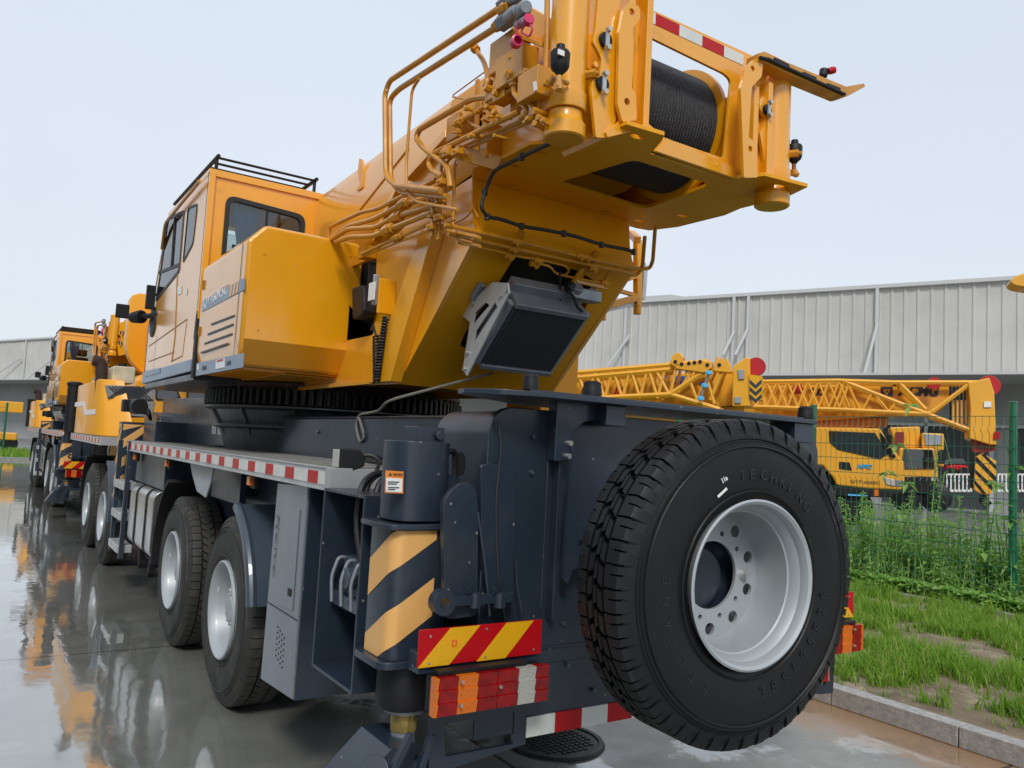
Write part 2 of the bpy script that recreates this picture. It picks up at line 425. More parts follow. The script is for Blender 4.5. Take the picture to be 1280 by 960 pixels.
def truck_wheel(parent, x, y, z=.655, s=-1):
    """s=-1: outer face looks to -X"""
    n = node('wheel', parent, (x, y, z)); ax = V((-s, 0, 0)); o = V((x, y, z))
    tyre_mesh(o, ax, .655, .34, .33, 'rib').build('tyre', RUBBER2, n, angle=30)
    r = MB(); r.lathe([(.33, .325), (.012, .345), (-.012, .340), (-.018, .332), (-.010, .320), (.006, .312), (.022, .300), (.045, .292), (.10, .284), (.135, .272), (.150, .262), (.158, .245), (.160, .20), (.150, .175), (.146, .10)], o, ax, 64, False, True)
    u, v = orth(ax)
    for i in range(10):
        c = o + (u * cos(i * pi / 5) + v * sin(i * pi / 5)) * .168
        r.cyl(c + ax * .15, c + ax * .115, .016, seg=6)
    r.build('rim', SILVER, n)
    h = MB(); h.lathe([(.15, .132), (.075, .128), (.06, .118), (.052, .09), (.045, .085), (.040, .03), (.036, 0)], o, ax, 40, False, False)
    for i in range(12):
        c = o + (u * cos(i * pi / 6) + v * sin(i * pi / 6)) * .105
        h.cyl(c + ax * .07, c + ax * .048, .009, seg=6)
    h.build('hub_cap', SILVER, n)
    return n

# ================================================================= the crane in front
crane = thing('mobile_crane', 'nearest yellow truck crane with navy chassis, spare wheel on its rear and winch overhead', 'crane', (3, 9, 0), 'truck cranes parked nose to tail')
YB = 2.95
def stack(*ms):
    m = MB()
    for q in ms: m.merge(q)
    return m

# ---- chassis
f = MB()
f.box(2.2, 3.8, 3.40, 12.5, 1.32, 2.06)
f.box(2.3, 3.7, 12.5, 17.4, .95, 1.6)
f.box(2.45, 3.55, 3.6, 12.6, .72, 1.31)
for y in (5.9, 7.7, 12.6, 14.5): f.cyl((1.85, y, .66), (4.15, y, .66), .13); f.ball((3, y, .66), .28)
f.build('chassis_frame', NAVY, crane, bevel=.012)
# rear body box: rounded upper left and right edge
def body_profile(y, x0=1.86, x1=4.14, z0=.95, z1=2.07, r=.12):
    pts = [(x0, z0)]
    for k in range(9): a = pi - k * pi / 16; pts.append((x0 + r + r * cos(a), z1 - r + r * sin(a)))
    for k in range(9): a = pi / 2 - k * pi / 16; pts.append((x1 - r + r * cos(a), z1 - r + r * sin(a)))
    pts.append((x1, z0)); return [V((x, y, z)) for x, z in pts]
b = MB(); b.prism(body_profile(3.46), (0, -.46, 0)); b.build('rear_body_box', NAVY, crane, bevel=.006)
b = MB(); o1 = None; o2 = None
b.prism(body_profile(2.995, 1.845, 4.155, .95, 2.084, .13), (0, -.045, 0)); b.build('rear_plate', NAVY, crane, bevel=.004)
# oval opening in the side of the box and its collar
c0 = on_x(575, 580, 1.858)
b = MB(); q = circ(c0, EY * .8, EZ * 1.0, .055, 24); b.prism(q, (.004, 0, 0)); b.build('side_opening', mat('opening_black', (.003, .003, .004), .9), crane)
# lower rear crossmember, full width
b = MB(); b.box(1.86, 4.34, 2.955, 3.25, .66, 1.0); b.box(4.0, 4.30, 2.955, 3.2, .78, 1.2); b.build('rear_crossmember', NAVY, crane, bevel=.008)
lf = PY([(537, 897), (657, 872), (657, 930), (560, 962), (536, 968)], 2.95)
hole = rounded(PY([(556, 905), (643, 889), (642, 930), (556, 946)], 2.95), .01)
b = MB(); b.plate(lf, [hole], (0, .02, 0)); b.build('lamp_bracket', NAVY, crane)
b = stack(b.mirror()); b.build('lamp_bracket', NAVY, crane)
# seams and fins on the left of the body
def fin(px, y, t=.012, r=.03, nm='guard_plate'):
    b = MB(); b.prism(rounded(PY(px, y), r), (0, t, 0)); return b.build(nm, NAVY, crane, bevel=.002)
fin([(554, 628), (566, 610), (584, 601), (596, 613), (598, 640), (597, 770), (556, 775)], 2.90, .03)
fin([(601, 582), (611, 579), (640, 584), (645, 592), (643, 690), (640, 760), (612, 765), (602, 700)], 2.925, .02)
b = MB(); b.plate(PY([(558, 590), (575, 600), (582, 622), (560, 640), (553, 600)], 3.1), [], (0, .012, 0)); b.build('gusset', NAVY, crane)
b = MB()
for px, r in (((597, 640, 612, 770), .006), ((645, 700, 652, 765), .004)):
    b.tube([on_y(px[0], px[1], 2.9), on_y(px[2]-6, (px[1]+px[3])/2, 2.9), on_y(px[2], px[3], 2.9)], r)
b.build('edge_bead', NAVY, crane)
# towing eye and its shackles
e = on_y(549, 751, 2.9); rr_ = .052
b = MB(); b.plate(circ(e, EX, EZ, rr_, 28), [circ(e, EX, EZ, .02, 16)], (0, -.05, 0)); b.box(e.x + .04, e.x + .2, 2.86, 2.885, e.z - .018, e.z + .018)
for px in (593, 624):
    c = on_y(px, 750, 2.88); b.cyl(c - EZ * .03, c + EZ * .03, .028); b.tube([c + V((-.02, -.01, .03)), c + V((-.045, -.03, .05)), c + V((-.06, -.03, .06))], .004)
b.box(on_y(606, 750, 2.88).x, on_y(640, 750, 2.88).x, 2.87, 2.89, e.z - .02, e.z + .02)
b.build('tow_eye', NAVY, crane, bevel=.003)
# warning panel
A, B_, C_, D_ = PY([(525, 788), (678, 774.5), (677, 816), (524, 833)], 2.85)
x0, x1 = A.x, B_.x; z1 = (A.z + B_.z) / 2; z0 = z1 - .145
def warn_panel(xa, xb, za, zb, y, mirror=False):
    b = MB(); b.box(xa, xb, y, y + .012, za, zb); bs = stack(b.mirror(2.95)) if mirror else b
    hb_ = MB(); hb_.box(xa + .01, xb - .01, y + .013, 2.955, za - .03, za + .05); (stack(hb_.mirror(2.95)) if mirror else hb_).build('panel_holder', NAVY, crane, bevel=.003)
    p = bs.build('warning_panel', RED, crane, bevel=.002)
    h = zb - za; w_ = (xb - xa); s = MB(); sw = w_ / 4.25
    for k in (.62, 2.55):
        a = xa + k * sw - sw*.62
        poly = [(a, za), (a + sw, za), (a + sw + h * .95, zb), (a + h * .95, zb)]
        poly = [(min(max(x, xa), xb), z) for x, z in poly]
        s.prism([V((x, y - .0025, z)) for x, z in poly], (0, .002, 0))
    (stack(s.mirror(2.95)) if mirror else s).build('yellow_stripe', YREF, p)
    r = MB()
    for tx, tz in ((.08, .82), (.52, .88), (.52, .1), (.93, .15), (.08, .1)): r.cyl((xa + w_*tx, y - .005, za + h*tz), (xa + w_*tx, y, za + h*tz), .005, seg=8)
    (stack(r.mirror(2.95)) if mirror else r).build('rivet', ZINC, p)
    return p
wp = warn_panel(x0, x1, z0, z1, 2.85)
warn_panel(x0, x1, z0, z1, 2.85, True)
b = MB(); sx = x0 + (x1 - x0) * .245; sz = z0 + .055
for i in range(3):
    for j in range(3):
        if (i, j) != (1, 1): b.box(sx + i*.009, sx + i*.009 + .006, 2.8455, 2.8475, sz + j*.01 + .015, sz + j*.01 + .022)
b.build('maker_mark', mat('stamp_orange', (.75, .10, .02), .4), wp)
# tail lamps
def tail_lamp(mirror):
    q = PY([(537, 852), (688, 830), (688, 872), (537, 892)], 2.76); xa, xb = q[0].x + .028, q[1].x; zb = (q[0].z + q[1].z) / 2 + .000; za = zb - .146
    fn = (lambda m: stack(m.mirror(2.95))) if mirror else (lambda m: m)
    b = MB(); b.box(xa + .01, xb - .005, 2.80, 2.86, za + .004, zb - .004); b.box(xa+.03, xb-.1, 2.79, 2.84, zb, zb + .018)
    t = fn(b).build('tail_lamp', BLACK, crane, bevel=.004)
    w_ = xb - xa; segs = [(0, .035, AMBL), (.035, .19, REDL), (.19, .36, AMBL), (.36, .53, REDL), (.53, .715, REDL), (.715, .875, CLRL), (.875, 1, REDL)]
    for a, c, m_ in segs:
        s = MB()
        for k in range(3):
            za_, zb_ = za + k * .0487, za + (k + 1) * .0487
            s.add([(xa + w_*a, 2.80, za_), (xa + w_*c - .004, 2.80, za_), (xa + w_*c - .004, 2.80, zb_), (xa + w_*a, 2.80, zb_),
                   (xa + w_*a, 2.765, za_), (xa + w_*c - .004, 2.765, za_), (xa + w_*c - .002, 2.760, zb_), (xa + w_*a, 2.760, zb_)],
                  [(4, 5, 6, 7), (0, 4, 7, 3), (1, 2, 6, 5), (3, 7, 6, 2), (0, 1, 5, 4)])
        fn(s).build('lens', m_, t)
    s = MB()
    for a, z in ((.2, .04), (.2, .13), (.53, .09)): s.cyl((xa + w_*a, 2.738, za + z), (xa + w_*a, 2.75, za + z), .006, seg=8)
    fn(s).build('lens_screw', ZINC, t)
tail_lamp(False); tail_lamp(True)
# red and white strip along the lower rear edge
xs = on_y(657, 915, 2.95).x; zc = on_y(657, 915, 2.95).z; k = 0; x = xs
zt, zb = .725, .64
b1, b2 = MB(), MB()
while x < 4.30:
    x2 = min(x + .155, 4.30); (b1 if k % 2 else b2).box(x, x2, 2.944, 2.954, zb, zt); x = x2; k += 1
b2.build('reflective_strip', WHT, crane); b1.build('reflective_strip', RED, crane)

# ---- upper rear platform with its knobs and brackets
b = MB()
pl = [V((1.70, 2.93, 2.125)), V((1.80, 2.80, 2.125)), V((2.0, 2.74, 2.125)), V((3.85, 2.74, 2.125)), V((3.85, 3.4, 2.125)), V((2.3, 3.4, 2.125)), V((1.72, 3.02, 2.125))]
b.prism(pl, (0, 0, .022))
b.prism([V((1.95, 2.80, 2.1475)), V((3.81, 2.80, 2.1475)), V((3.81, 3.35, 2.1475)), V((2.3, 3.35, 2.1475))], (0, 0, .012))
b.build('rear_platform', NAVY, crane, bevel=.003)
for px, py, r in ((740, 490, .045), (1007, 516, .045), (663, 490, .035)):
    c = on_y(px, py, 2.86); b = MB(); b.lathe([(0, r), (.035, r), (.045, r*.92), (.06, r*.92), (.07, r*.7)], (c.x, 2.86, 2.160), (0, 0, 1), 20); b.build('support_knob', BLACK, crane)
bk = PY([(697, 500), (747, 498), (746, 525), (732, 527), (716, 540), (712, 557), (712, 575), (693, 577)], 2.87)
b = MB(); b.prism(rounded(bk, .012), (0, .02, 0))
s = on_y(693, 577, 2.88); b.box(s.x + .004, s.x + .02, 2.885, 2.95, s.z + .004, 2.124); b.box(s.x + .06, s.x + .11, 2.885, 2.95, s.z + .004, s.z + .2); b.box(bk[1].x - .02, bk[1].x - .004, 2.885, 2.95, bk[2].z, 2.124)
b.build('platform_bracket', NAVY, crane, bevel=.005)
b = MB()
for px, py in ((711, 554), (709, 570)):
    c = on_y(px, py, 2.87); b.cyl(c, c - EY * .018, .013, seg=6)
b.build('bracket_bolt', ZINC, crane)
b = MB(); b.box(3.68, 3.84, 2.76, 2.93, 2.02, 2.124); b.box(2.38, 2.50, 2.80, 2.93, 2.03, 2.124); b.build('platform_block', NAVY, crane, bevel=.004)
b = MB(); b.box(2.20, 2.215, 2.90, 2.95, 1.15, 2.0); b.box(3.7, 3.715, 2.90, 2.95, 1.1, 2.0); b.build('rear_rib', NAVY, crane, bevel=.004)
h1 = on_y(726, 680, 2.86)
b = MB(); b.plate(rounded(PY([(718, 590), (716, 655), (735, 655), (745, 668), (744, 690), (733, 705), (716, 712), (710, 730), (704, 725), (712, 590)], 2.86), .008), [circ(h1, EX, EZ, .016, 14)], (0, .02, 0)); b.build('carrier_bracket', NAVY, crane, bevel=.002)

# ---- spare wheel
SP = V((2.50, 2.05, 1.437)); sax = V((.06, 1, 0)).normalized()
spare = node('spare_wheel', crane, SP)
tyre_mesh(SP, sax, .628, .305, .306, 'block').build('tyre', RUBBER, spare, angle=28)
r = MB(); r.lathe([(.385, .30), (.30, .300), (.02, .306), (-.004, .318), (-.016, .322), (-.020, .314), (-.012, .303), (.004, .295), (.020, .293), (.034, .282), (.060, .274), (.065, .268), (.130, .264), (.205, .257), (.222, .250)], SP, sax, 96, False, False)
r.build('rim', SILVER, spare, angle=25)
u, v = orth(sax); dc = SP + sax * .215
b = MB(); holes = [circ(dc, u, v, .136, 40)]
for i in range(10):
    a = i * pi / 5 + .31
    holes.append(circ(dc + (u*cos(a) + v*sin(a)) * .214, u, v, .025, 14))
    a -= pi / 10; holes.append(circ(dc + (u*cos(a) + v*sin(a)) * .172, u, v, .011, 10))
b.plate(circ(dc, u, v, .254, 64), holes, sax * .014)
b.lathe([(.0, .200), (-.012, .196), (-.012, .160), (0, .152)], dc, sax, 64, False, False) if False else None
b.build('rim_disc', SILVER, spare)
b = MB(); b.lathe([(0, .24), (.012, .24)], dc + sax * .09, sax, 40); b.lathe([(0, .07), (.02, .07)], dc + sax * .05 + V((-.1, 0, .08)), sax, 20); b.lathe([(0, .12), (.04, .12)], dc + sax * .05 + V((-.02, 0, -.02)), sax, 30)
b.build('carrier_plate', NAVY, spare)
ua = 0.0
a = pi / 2
b = MB(); c = dc + (EX * .172); b.cyl(c + sax * .01, c - sax * .025, .020, seg=6); b.cyl(c - sax * .02, c - sax * .04, .012, seg=10); b.build('wheel_nut', ZINC, spare)
def arc_text(body, r0, a0, a1, size, m_, flip=False):
    ux = V((1, 0, 0)); ux = (ux - sax * ux.dot(sax)).normalized(); uz = EZ
    for i, chh in enumerate(body):
        if chh == ' ': continue
        a = a0 + (a1 - a0) * i / max(1, len(body) - 1)
        rad = ux * cos(a) + uz * sin(a); tan = (ux * sin(a) - uz * cos(a))
        if flip: tan = -tan; up = -rad
        else: up = rad
        c = SP - sax * .004 + rad * r0 - tan * size * .3 - up * size * .5
        text(chh, 'raised_letter', size, c, tan, up, m_, spare, depth=.0018, bold=.0)
arc_text('TECHKING', .415, radians(100), radians(46), .055, LETTER)
arc_text('385/95R25', .415, radians(-80), radians(-8), .060, LETTER, True)
arc_text('ETCRANE', .43, radians(238), radians(176), .05, LETTER)
b = MB(); ux = (EX - sax * EX.dot(sax)).normalized()
for (aa, ra, ww, hh) in ((117, .385, .055, .010), (114.5, .425, .004, .020), (113, .427, .004, .018), (111.5, .425, .008, .012)):
    a = radians(aa); rad = ux * cos(a) + EZ * sin(a); tan = ux * sin(a) - EZ * cos(a); tan = (tan * cos(.15) + rad * sin(.15)); rd = sax.cross(tan)
    c = SP - sax * .0062 + rad * ra; b.prism([c - tan*ww/2 - rd*hh/2, c + tan*ww/2 - rd*hh/2, c + tan*ww/2 + rd*hh/2, c - tan*ww/2 + rd*hh/2], sax * .002)
b.build('chalk_mark', WHITE, spare)

# ---- stabiliser column (left, mirrored right)
def rrect(cx_, cy_, hx, hy, r, n=5):
    p = []
    for sx, sy, a0 in ((1, 1, 0), (-1, 1, pi/2), (-1, -1, pi), (1, -1, 3*pi/2)):
        for k in range(n + 1):
            a = a0 + k * pi / 2 / n; p.append((cx_ + sx*(hx - r) + r*cos(a), cy_ + sy*(hy - r) + r*sin(a)))
    return p
def column(mir):
    fn = (lambda m: stack(m.mirror())) if mir else (lambda m: m)
    cx_, cy_ = 1.60, 3.14
    b = MB()
    b.prism([V((x, y, 1.575)) for x, y in rrect(cx_ + .0, cy_, .130, .125, .085, 7)], (0, 0, .335))
    col = fn(b).build('stabiliser_column', NAVY, crane, bevel=.004)
    b = MB(); b.prism([V((x, y, 1.545)) for x, y in rrect(cx_ - .01, cy_, .175, .16, .05)], (0, 0, .022))
    b.prism([V((x, y, .985)) for x, y in rrect(cx_ - .01, cy_, .168, .155, .06)], (0, 0, .03)); fn(b).build('flange', NAVY, col, bevel=.004)
    b = MB(); b.prism([V((x, y, 1.015)) for x, y in rrect(cx_ - .005, cy_, .138, .135, .05)], (0, 0, .53)); fn(b).build('column_sleeve', NAVY, col, bevel=.003)
    b = MB(); b.lathe([(0, .105), (.03, .118), (.17, .118), (.2, .11)], (cx_ + .01, cy_, .79), (0, 0, 1), 32); fn(b).build('jack_cylinder', BLACK, col)
    b = MB(); b.cyl((cx_ + .02, cy_, .60), (cx_ + .02, cy_, .79), .052); b.lathe([(0, .09), (.018, .09)], (cx_ + .02, cy_, .772), (0, 0, 1), 28); fn(b).build('jack_rod', GALV, col)
    b = MB(); b.lathe([(0, .056), (.075, .056)], (cx_ + .02, cy_, .69), (0, 0, 1), 24); fn(b).build('jack_rod_ring', GOLD, col)
    b = MB(); b.box(cx_ - .035, cx_ + .1, cy_ - .06, cy_ + .06, 1.905, 1.975); b.cyl((cx_ + .07, cy_ - .06, 1.94), (cx_ + .07, cy_ - .085, 1.94), .022, seg=8); fn(b).build('column_cap', NAVY, col, bevel=.004)
    # float plate stowed under the jack
    b = MB()
    b.prism([V((1.36, 3.05, .50)), V((1.50, 3.0, .67)), V((1.62, 3.0, .67)), V((1.60, 3.02, .50)), V((1.60, 3.05, .30)), V((1.26, 3.05, .34))], (0, .3, 0))
    b.bar((1.56, 2.95, .74), (1.38, 2.95, .42), .03, .03, (0, 1, 0)); b.bar((1.66, 2.96, .72), (1.56, 2.96, .42), .03, .03, (0, 1, 0))
    b.lathe([(0, .06), (.02, .06)], (1.43, 2.99, .60), (-.6, -.6, .5), 20)
    b.box(1.56, 1.66, 3.02, 3.3, .36, .60)
    if not mir: fn(b).build('stabiliser_foot', NAVY, col, bevel=.004)
    # hazard stripes wrapped round the sleeve
    ring = rrect(cx_ - .005, cy_, .1405, .1375, .05, 6)
    i0 = min(range(len(ring)), key=lambda i: (ring[i][0] - (cx_ - .1455))**2 + (ring[i][1] - (cy_ + .09))**2)
    path = []; i = i0
    while True:
        path.append(ring[i % len(ring)]); i += 1
        if len(path) > 3 and ring[(i - 1) % len(ring)][0] > cx_ + .07 and ring[(i-1) % len(ring)][1] < cy_: break
        if len(path) > 60: break
    # resample
    pts = [V((x, y, 0)) for x, y in path]; S = [0]
    for a_, c_ in zip(pts, pts[1:]): S.append(S[-1] + (c_ - a_).length)
    def at(s):
        for j in range(len(S) - 1):
            if s <= S[j+1] + 1e-9:
                t = (s - S[j]) / max(1e-9, S[j+1] - S[j]); return pts[j].lerp(pts[j+1], t)
        return pts[-1]
    M_ = MB(); n = 48; Ltot = S[-1] - .035
    for topz in (1.075, 1.345, 1.66, 1.98):
        base = topz - .158 - .26
        for j in range(n):
            s0, s1 = Ltot * j / n, Ltot * (j + 1) / n
            def zz(s, w_): return min(1.54, max(1.018, base + s * .26 / Ltot + w_))
            q = [(s0, zz(s0, 0)), (s1, zz(s1, 0)), (s1, zz(s1, .158)), (s0, zz(s0, .158))]
            if q[0][1] >= q[3][1] - 1e-5 and q[1][1] >= q[2][1] - 1e-5: continue
            M_.add([at(s) + V((0, 0, z)) for s, z in q], [(0, 1, 2, 3)])
    fn(M_).build('hazard_stripe', CHEV, col)
    b = MB(); return col
col = column(False)
# warning sticker on the column
c = on_y(481, 588, 3.0)
def decal(px, plane, m_, par, nm='sticker', t=.002, axis='y'):
    q = PY(px, plane) if axis == 'y' else PX(px, plane)
    b = MB(); b.prism(q, (0, t, 0) if axis == 'y' else (t, 0, 0)); return b.build(nm, m_, par, smooth=False)
st = decal([(482, 588), (504.5, 589.5), (504, 617), (481, 616)], 3.006, ORAN, col, 'warning_sticker')
decal([(483, 597), (503, 598.5), (502.5, 615.5), (482.5, 614.5)], 3.0045, WHITE, st, 'sticker_text_area', .001)
b = MB()
for i, (yy, ww) in enumerate(((602, 14), (604.5, 11), (609, 14), (611.5, 9))):
    a_ = on_y(485, yy, 3.003); c_ = on_y(485 + ww, yy + .5, 3.003); b.box(a_.x, c_.x, 3.002, 3.0035, a_.z - .0025, a_.z + .001)
b.prism(PY([(486, 594.5), (490, 594.5), (488, 590.5)], 3.003), (0, .001, 0)); 
b.build('sticker_print', INK, st)
o_ = on_y(491, 595.5, 3.002); text('WARNING', 'sticker_word', .016, o_, EX, EZ, INK, st, depth=.0005, width=.045)

# ---- outrigger beam housing behind the column
b = MB()
for (xa, xb) in ((1.45, 2.0), (4.0, 4.2)):
    b.box(xa, xb, 3.315, 3.33, .80, 1.66); b.box(xa, xb, 3.80, 3.815, .80, 1.66)
    b.box(xa, xb, 3.33, 3.80, 1.645, 1.66); b.box(xa, xb, 3.33, 3.80, .80, .815)
b.box(1.9, 4.1, 3.33, 3.8, .82, 1.6)
b.build('outrigger_housing', NAVY, crane, bevel=.003)
b = MB(); b.box(1.52, 2.0, 3.45, 3.80, 1.10, 1.16); b.box(1.55, 1.9, 3.52, 3.74, 1.16, 1.34); b.cyl((1.5, 3.6, 1.25), (1.9, 3.6, 1.25), .05)
b.build('outrigger_beam', NAVYL, crane, bevel=.006)
b = MB()
for y in (3.50, 3.62, 3.74): b.tube([(1.50, y, 1.12), (1.49, y, 1.24), (1.52, y, 1.33), (1.56, y, 1.33), (1.58, y, 1.2)], .009, fil=.03)
b.build('securing_clip', GALV, crane)
# hoses from the deck end down into the housing
b = MB()
for i, (dx, dy) in enumerate(((0, 0), (.04, .03), (.075, -.02))):
    b.tube([(1.85 + dx, 3.75 + dy, 1.70), (1.68 + dx, 3.70 + dy, 1.755), (1.56 + dx, 3.62 + dy, 1.70), (1.53 + dx, 3.58 + dy, 1.5), (1.58 + dx, 3.5 + dy, 1.15), (1.62 + dx, 3.48, .9)], .016, fil=.08, n=6)
b.tube([(1.73, 3.1, 1.87), (1.78, 3.12, 1.88), (1.80, 3.14, 1.8), (1.80, 3.14, 1.5), (1.82, 3.2, 1.3)], .014, fil=.04)
for k in range(9): b.lathe([(0, .0175), (.012, .0175)], (1.80, 3.14, 1.52 + k*.028), (0, .1, 1), 10)
b.build('hydraulic_hose', HOSE, crane)

# ---- left deck with its red and white edge
def deck(xa, xb, ya, yb, z, n, side, par=crane):
    s = -1 if side < 3 else 1
    b = MB(); b.box(xa + .045, xb - .0, ya + .045, yb, z - .02, z)
    d = b.build('deck', CHECK, par)
    e = MB(); xo = xa if s < 0 else xb; xi = xo - s * .045
    e.box(min(xo, xi), max(xo, xi), ya, yb, z - .112, z + .004); e.box(xa + .045 if s < 0 else xa, xb if s < 0 else xb - .045, ya, ya + .045, z - .112, z + .004)
    e.box(min(xo, xo + s*.006), max(xo, xo + s*.006), ya, yb, z - .002, z + .006); e.box(min(xo, xo + s*.006), max(xo, xo + s*.006), ya, yb, z - .114, z - .104)
    e.box(min(xo, xo + s*.006), max(xo, xo + s*.006), ya, ya + .06, z - .11, z)
    e.build('deck_edge', ALU, d, bevel=.002)
    w_ = MB(); r_ = MB(); st = (yb - ya - .1) / n
    xx = xo + s * .003
    w_.box(min(xo, xx), max(xo, xx), ya + .08, yb - .01, z - .086, z - .020)
    for k in range(n):
        y = ya + .17 + k * st; xx2 = xo + s * .0045
        r_.box(min(xo, xx2), max(xo, xx2), y, y + .40 * st, z - .0855, z - .0205)
    w_.build('white_tape', WHT, d); r_.build('red_tape', RED, d)
    g = MB(); k = 0
    y = ya + .08
    while y < yb - .05:
        g.box(xa + .06, xb - .02, y, y + .012, z, z + .006); y += .05
    g.build('grip_ridge', CHECK, d)
    return d
deck(1.5, 2.2, 3.87, 10.43, 1.752, 17, 1)
deck(3.8, 4.3, 4.4, 10.43, 1.752, 17, 5)
# ---- work lamp on the deck end
c = on_x(434, 574, 1.62)
b = MB(); b.prism([c + V(q) for q in ((-.07, .02, -.05), (-.07, .02, .06), (.03, -.0, .055), (.06, -.0, .02), (.06, .0, -.03), (.0, .0, -.055))], (0, -.10, 0)); wl = b.build('work_lamp', BLACK, crane, bevel=.01)
b = MB(); b.box(c.x - .078, c.x - .07, c.y - .07, c.y + .01, c.z - .042, c.z + .05); b.build('lens', CLRL, wl, bevel=.003)
b = MB(); b.tube([c + V((.05, -.05, .02)), c + V((.10, -.08, .03)), c + V((.14, -.10, -.0)), c + V((.12, -.1, -.07))], .011, fil=.03); b.cyl(c + V((-.0, -.04, -.055)), c + V((0, -.04, -.09)), .016); b.build('lamp_cable', HOSE, wl)

# ---- wheels (left and right)
WY = (5.92, 7.72, 12.55, 14.45)
w0 = truck_wheel(crane, 1.56, WY[0])
for y in WY[1:]:
    c = copy_tree(w0, crane, (0, y - WY[0], 0))
wr = truck_wheel(crane, 4.36, WY[0], s=1)
for y in WY[1:]: copy_tree(wr, crane, (0, y - WY[0], 0))

# ---- tool locker
b = MB(); b.prism([V((1.53, 4.27, .50)), V((1.53, 4.84, .46)), V((1.53, 4.80, 1.62)), V((1.53, 4.27, 1.64))], (.45, 0, 0)); lk = b.build('tool_locker', LOCK, crane, bevel=.006)
b = MB(); b.prism([V((1.526, 4.36, .95)), V((1.526, 4.71, .93)), V((1.526, 4.69, 1.48)), V((1.526, 4.36, 1.50))], (.004, 0, 0)); d_ = b.build('door', LOCK, lk, bevel=.003)
b = MB(); b.box(1.520, 1.527, 4.40, 4.45, 1.02, 1.06); b.build('latch', BLACK, d_, bevel=.003)
b = MB(); b.box(1.528, 1.5295, 4.285, 4.83, .91, .918); b.build('seam', INK, lk)
b = MB()
for i in range(6):
    for j in range(4): b.add(*(lambda cc: ([cc + V((0, -.011, 0)), cc + V((0, 0, -.008)), cc + V((0, .011, 0)), cc + V((0, 0, .008))], [(0, 1, 2, 3)]))(V((1.5285, 4.47 + j * .04, .62 + i * .032 + j * .012))))
b.build('vent_hole', BLACK, lk)
text('XCMG', 'embossed_letters', .10, V((1.5275, 4.60, 1.47)), -EZ, EY * -1 if False else EY, GALV, lk, depth=.002, width=.34) if False else None
t_ = text('XCMG', 'embossed_letters', .075, V((1.5265, 4.69, 1.44)), V((0, 0, -1)), V((0, -1, 0)) * -1, GALV, lk, depth=.002, width=.36)
b = MB(); b.box(1.98, 1.99, 3.9, 4.84, .5, 1.64); b.box(1.54, 2.0, 4.255, 4.268, .5, 1.64); b.build('locker_back', NAVY, lk)

# ---- mudguards
def guard(cy_, a0, a1, R0, xa=1.53, xb=1.95, m_=NAVYL, nm='mudguard', lip=True):
    b = MB(); n = 14; pr = []
    vs = []
    for i in range(n + 1):
        a = radians(a0 + (a1 - a0) * i / n); c, s = cos(a), sin(a)
        for r, x in ((R0, xa), (R0, xb), (R0 + .03, xb), (R0 + .03, xa)): vs.append((x, cy_ - c * r, .655 + s * r))
    fs = []
    for i in range(n):
        for k in range(4): fs.append((i*4+k, i*4+(k+1) % 4, (i+1)*4+(k+1) % 4, (i+1)*4+k))
    fs += [(0, 1, 2, 3)[::-1], tuple(range(n*4, n*4+4))]
    b.add(vs, fs)
    if lip: b.tube([(xa, cy_ - cos(radians(a0 + (a1-a0)*i/n)) * (R0+.01), .655 + sin(radians(a0 + (a1-a0)*i/n)) * (R0+.01)) for i in range(n+1)], .035, seg=10)
    return b.build(nm, m_, crane)
guard(5.92, 12, 68, .80); guard(7.72, 112, 185, .82, m_=BLACK, lip=False); guard(12.55, 0, 75, .78, lip=False); guard(14.45, 110, 180, .80, m_=BLACK, lip=False)
b = MB()
b.prism(PX([(237, 574), (268, 578), (264, 600), (257, 622), (246, 614), (240, 592)], 1.56), (.012, 0, 0))
b.build('hanging_plate', GREYP, crane)
b = MB(); b.box(1.9, 2.2, 4.3, 10.4, 1.0, 1.6); b.box(1.75, 1.8, 6.4, 7.3, 1.35, 1.64); b.box(1.6, 2.2, 8.6, 10.3, 1.3, 1.64); b.build('underdeck_frame', NAVY, crane)
for px, py in ((312, 601), (208, 579), (168, 571)):
    c = on_x(px, py, 1.53); b = MB(); b.box(c.x - .01, c.x + .02, c.y - .035, c.y + .035, c.z - .03, c.z + .03); ml_ = b.build('marker_lamp', AMBL, crane, bevel=.004)
    b = MB(); b.box(c.x + .02, c.x + .05, c.y - .06, c.y + .06, c.z - .05, c.z + .08); b.build('lamp_holder', BLACK, ml_, bevel=.004)

# ---- fuel tank, steps, front outrigger column
b = MB(); b.prism([V((x, 8.62, z)) for x, z in [(p[0], p[1]) for p in rrect(1.86, .95, .34, .34, .10)]], (0, 1.40, 0)); ft = b.build('fuel_tank', STEEL, crane, bevel=.006)
b = MB()
for y in (8.95, 9.55):
    b.prism([V((x, y, z)) for x, z in rrect(1.86, .95, .35, .35, .11)], (0, .05, 0))
b.build('tank_strap', BLACK, ft)
b = MB(); b.lathe([(0, .07), (.05, .07), (.06, .05)], (1.72, 9.25, 1.28), (-.3, 0, 1), 20); b.build('tank_cap', ALU, ft)
b = MB()
for y in (9.0, 9.6): b.box(1.6, 1.66, y, y + .05, .38, .62); b.box(1.6, 2.2, y, y + .05, .38, .42)
b.build('tank_hanger', BLACK, ft)
stp = MB()
for z in (.55, .92, 1.27): stp.box(1.46, 1.62, 10.25, 10.95, z - .09, z)
sp_ = stp.build('access_step', ALU, crane, bevel=.006)
b = MB()
for y in (10.22, 10.98): b.box(1.48, 1.53, y, y + .04, .40, 1.75); 
b.build('step_frame', NAVY, sp_)
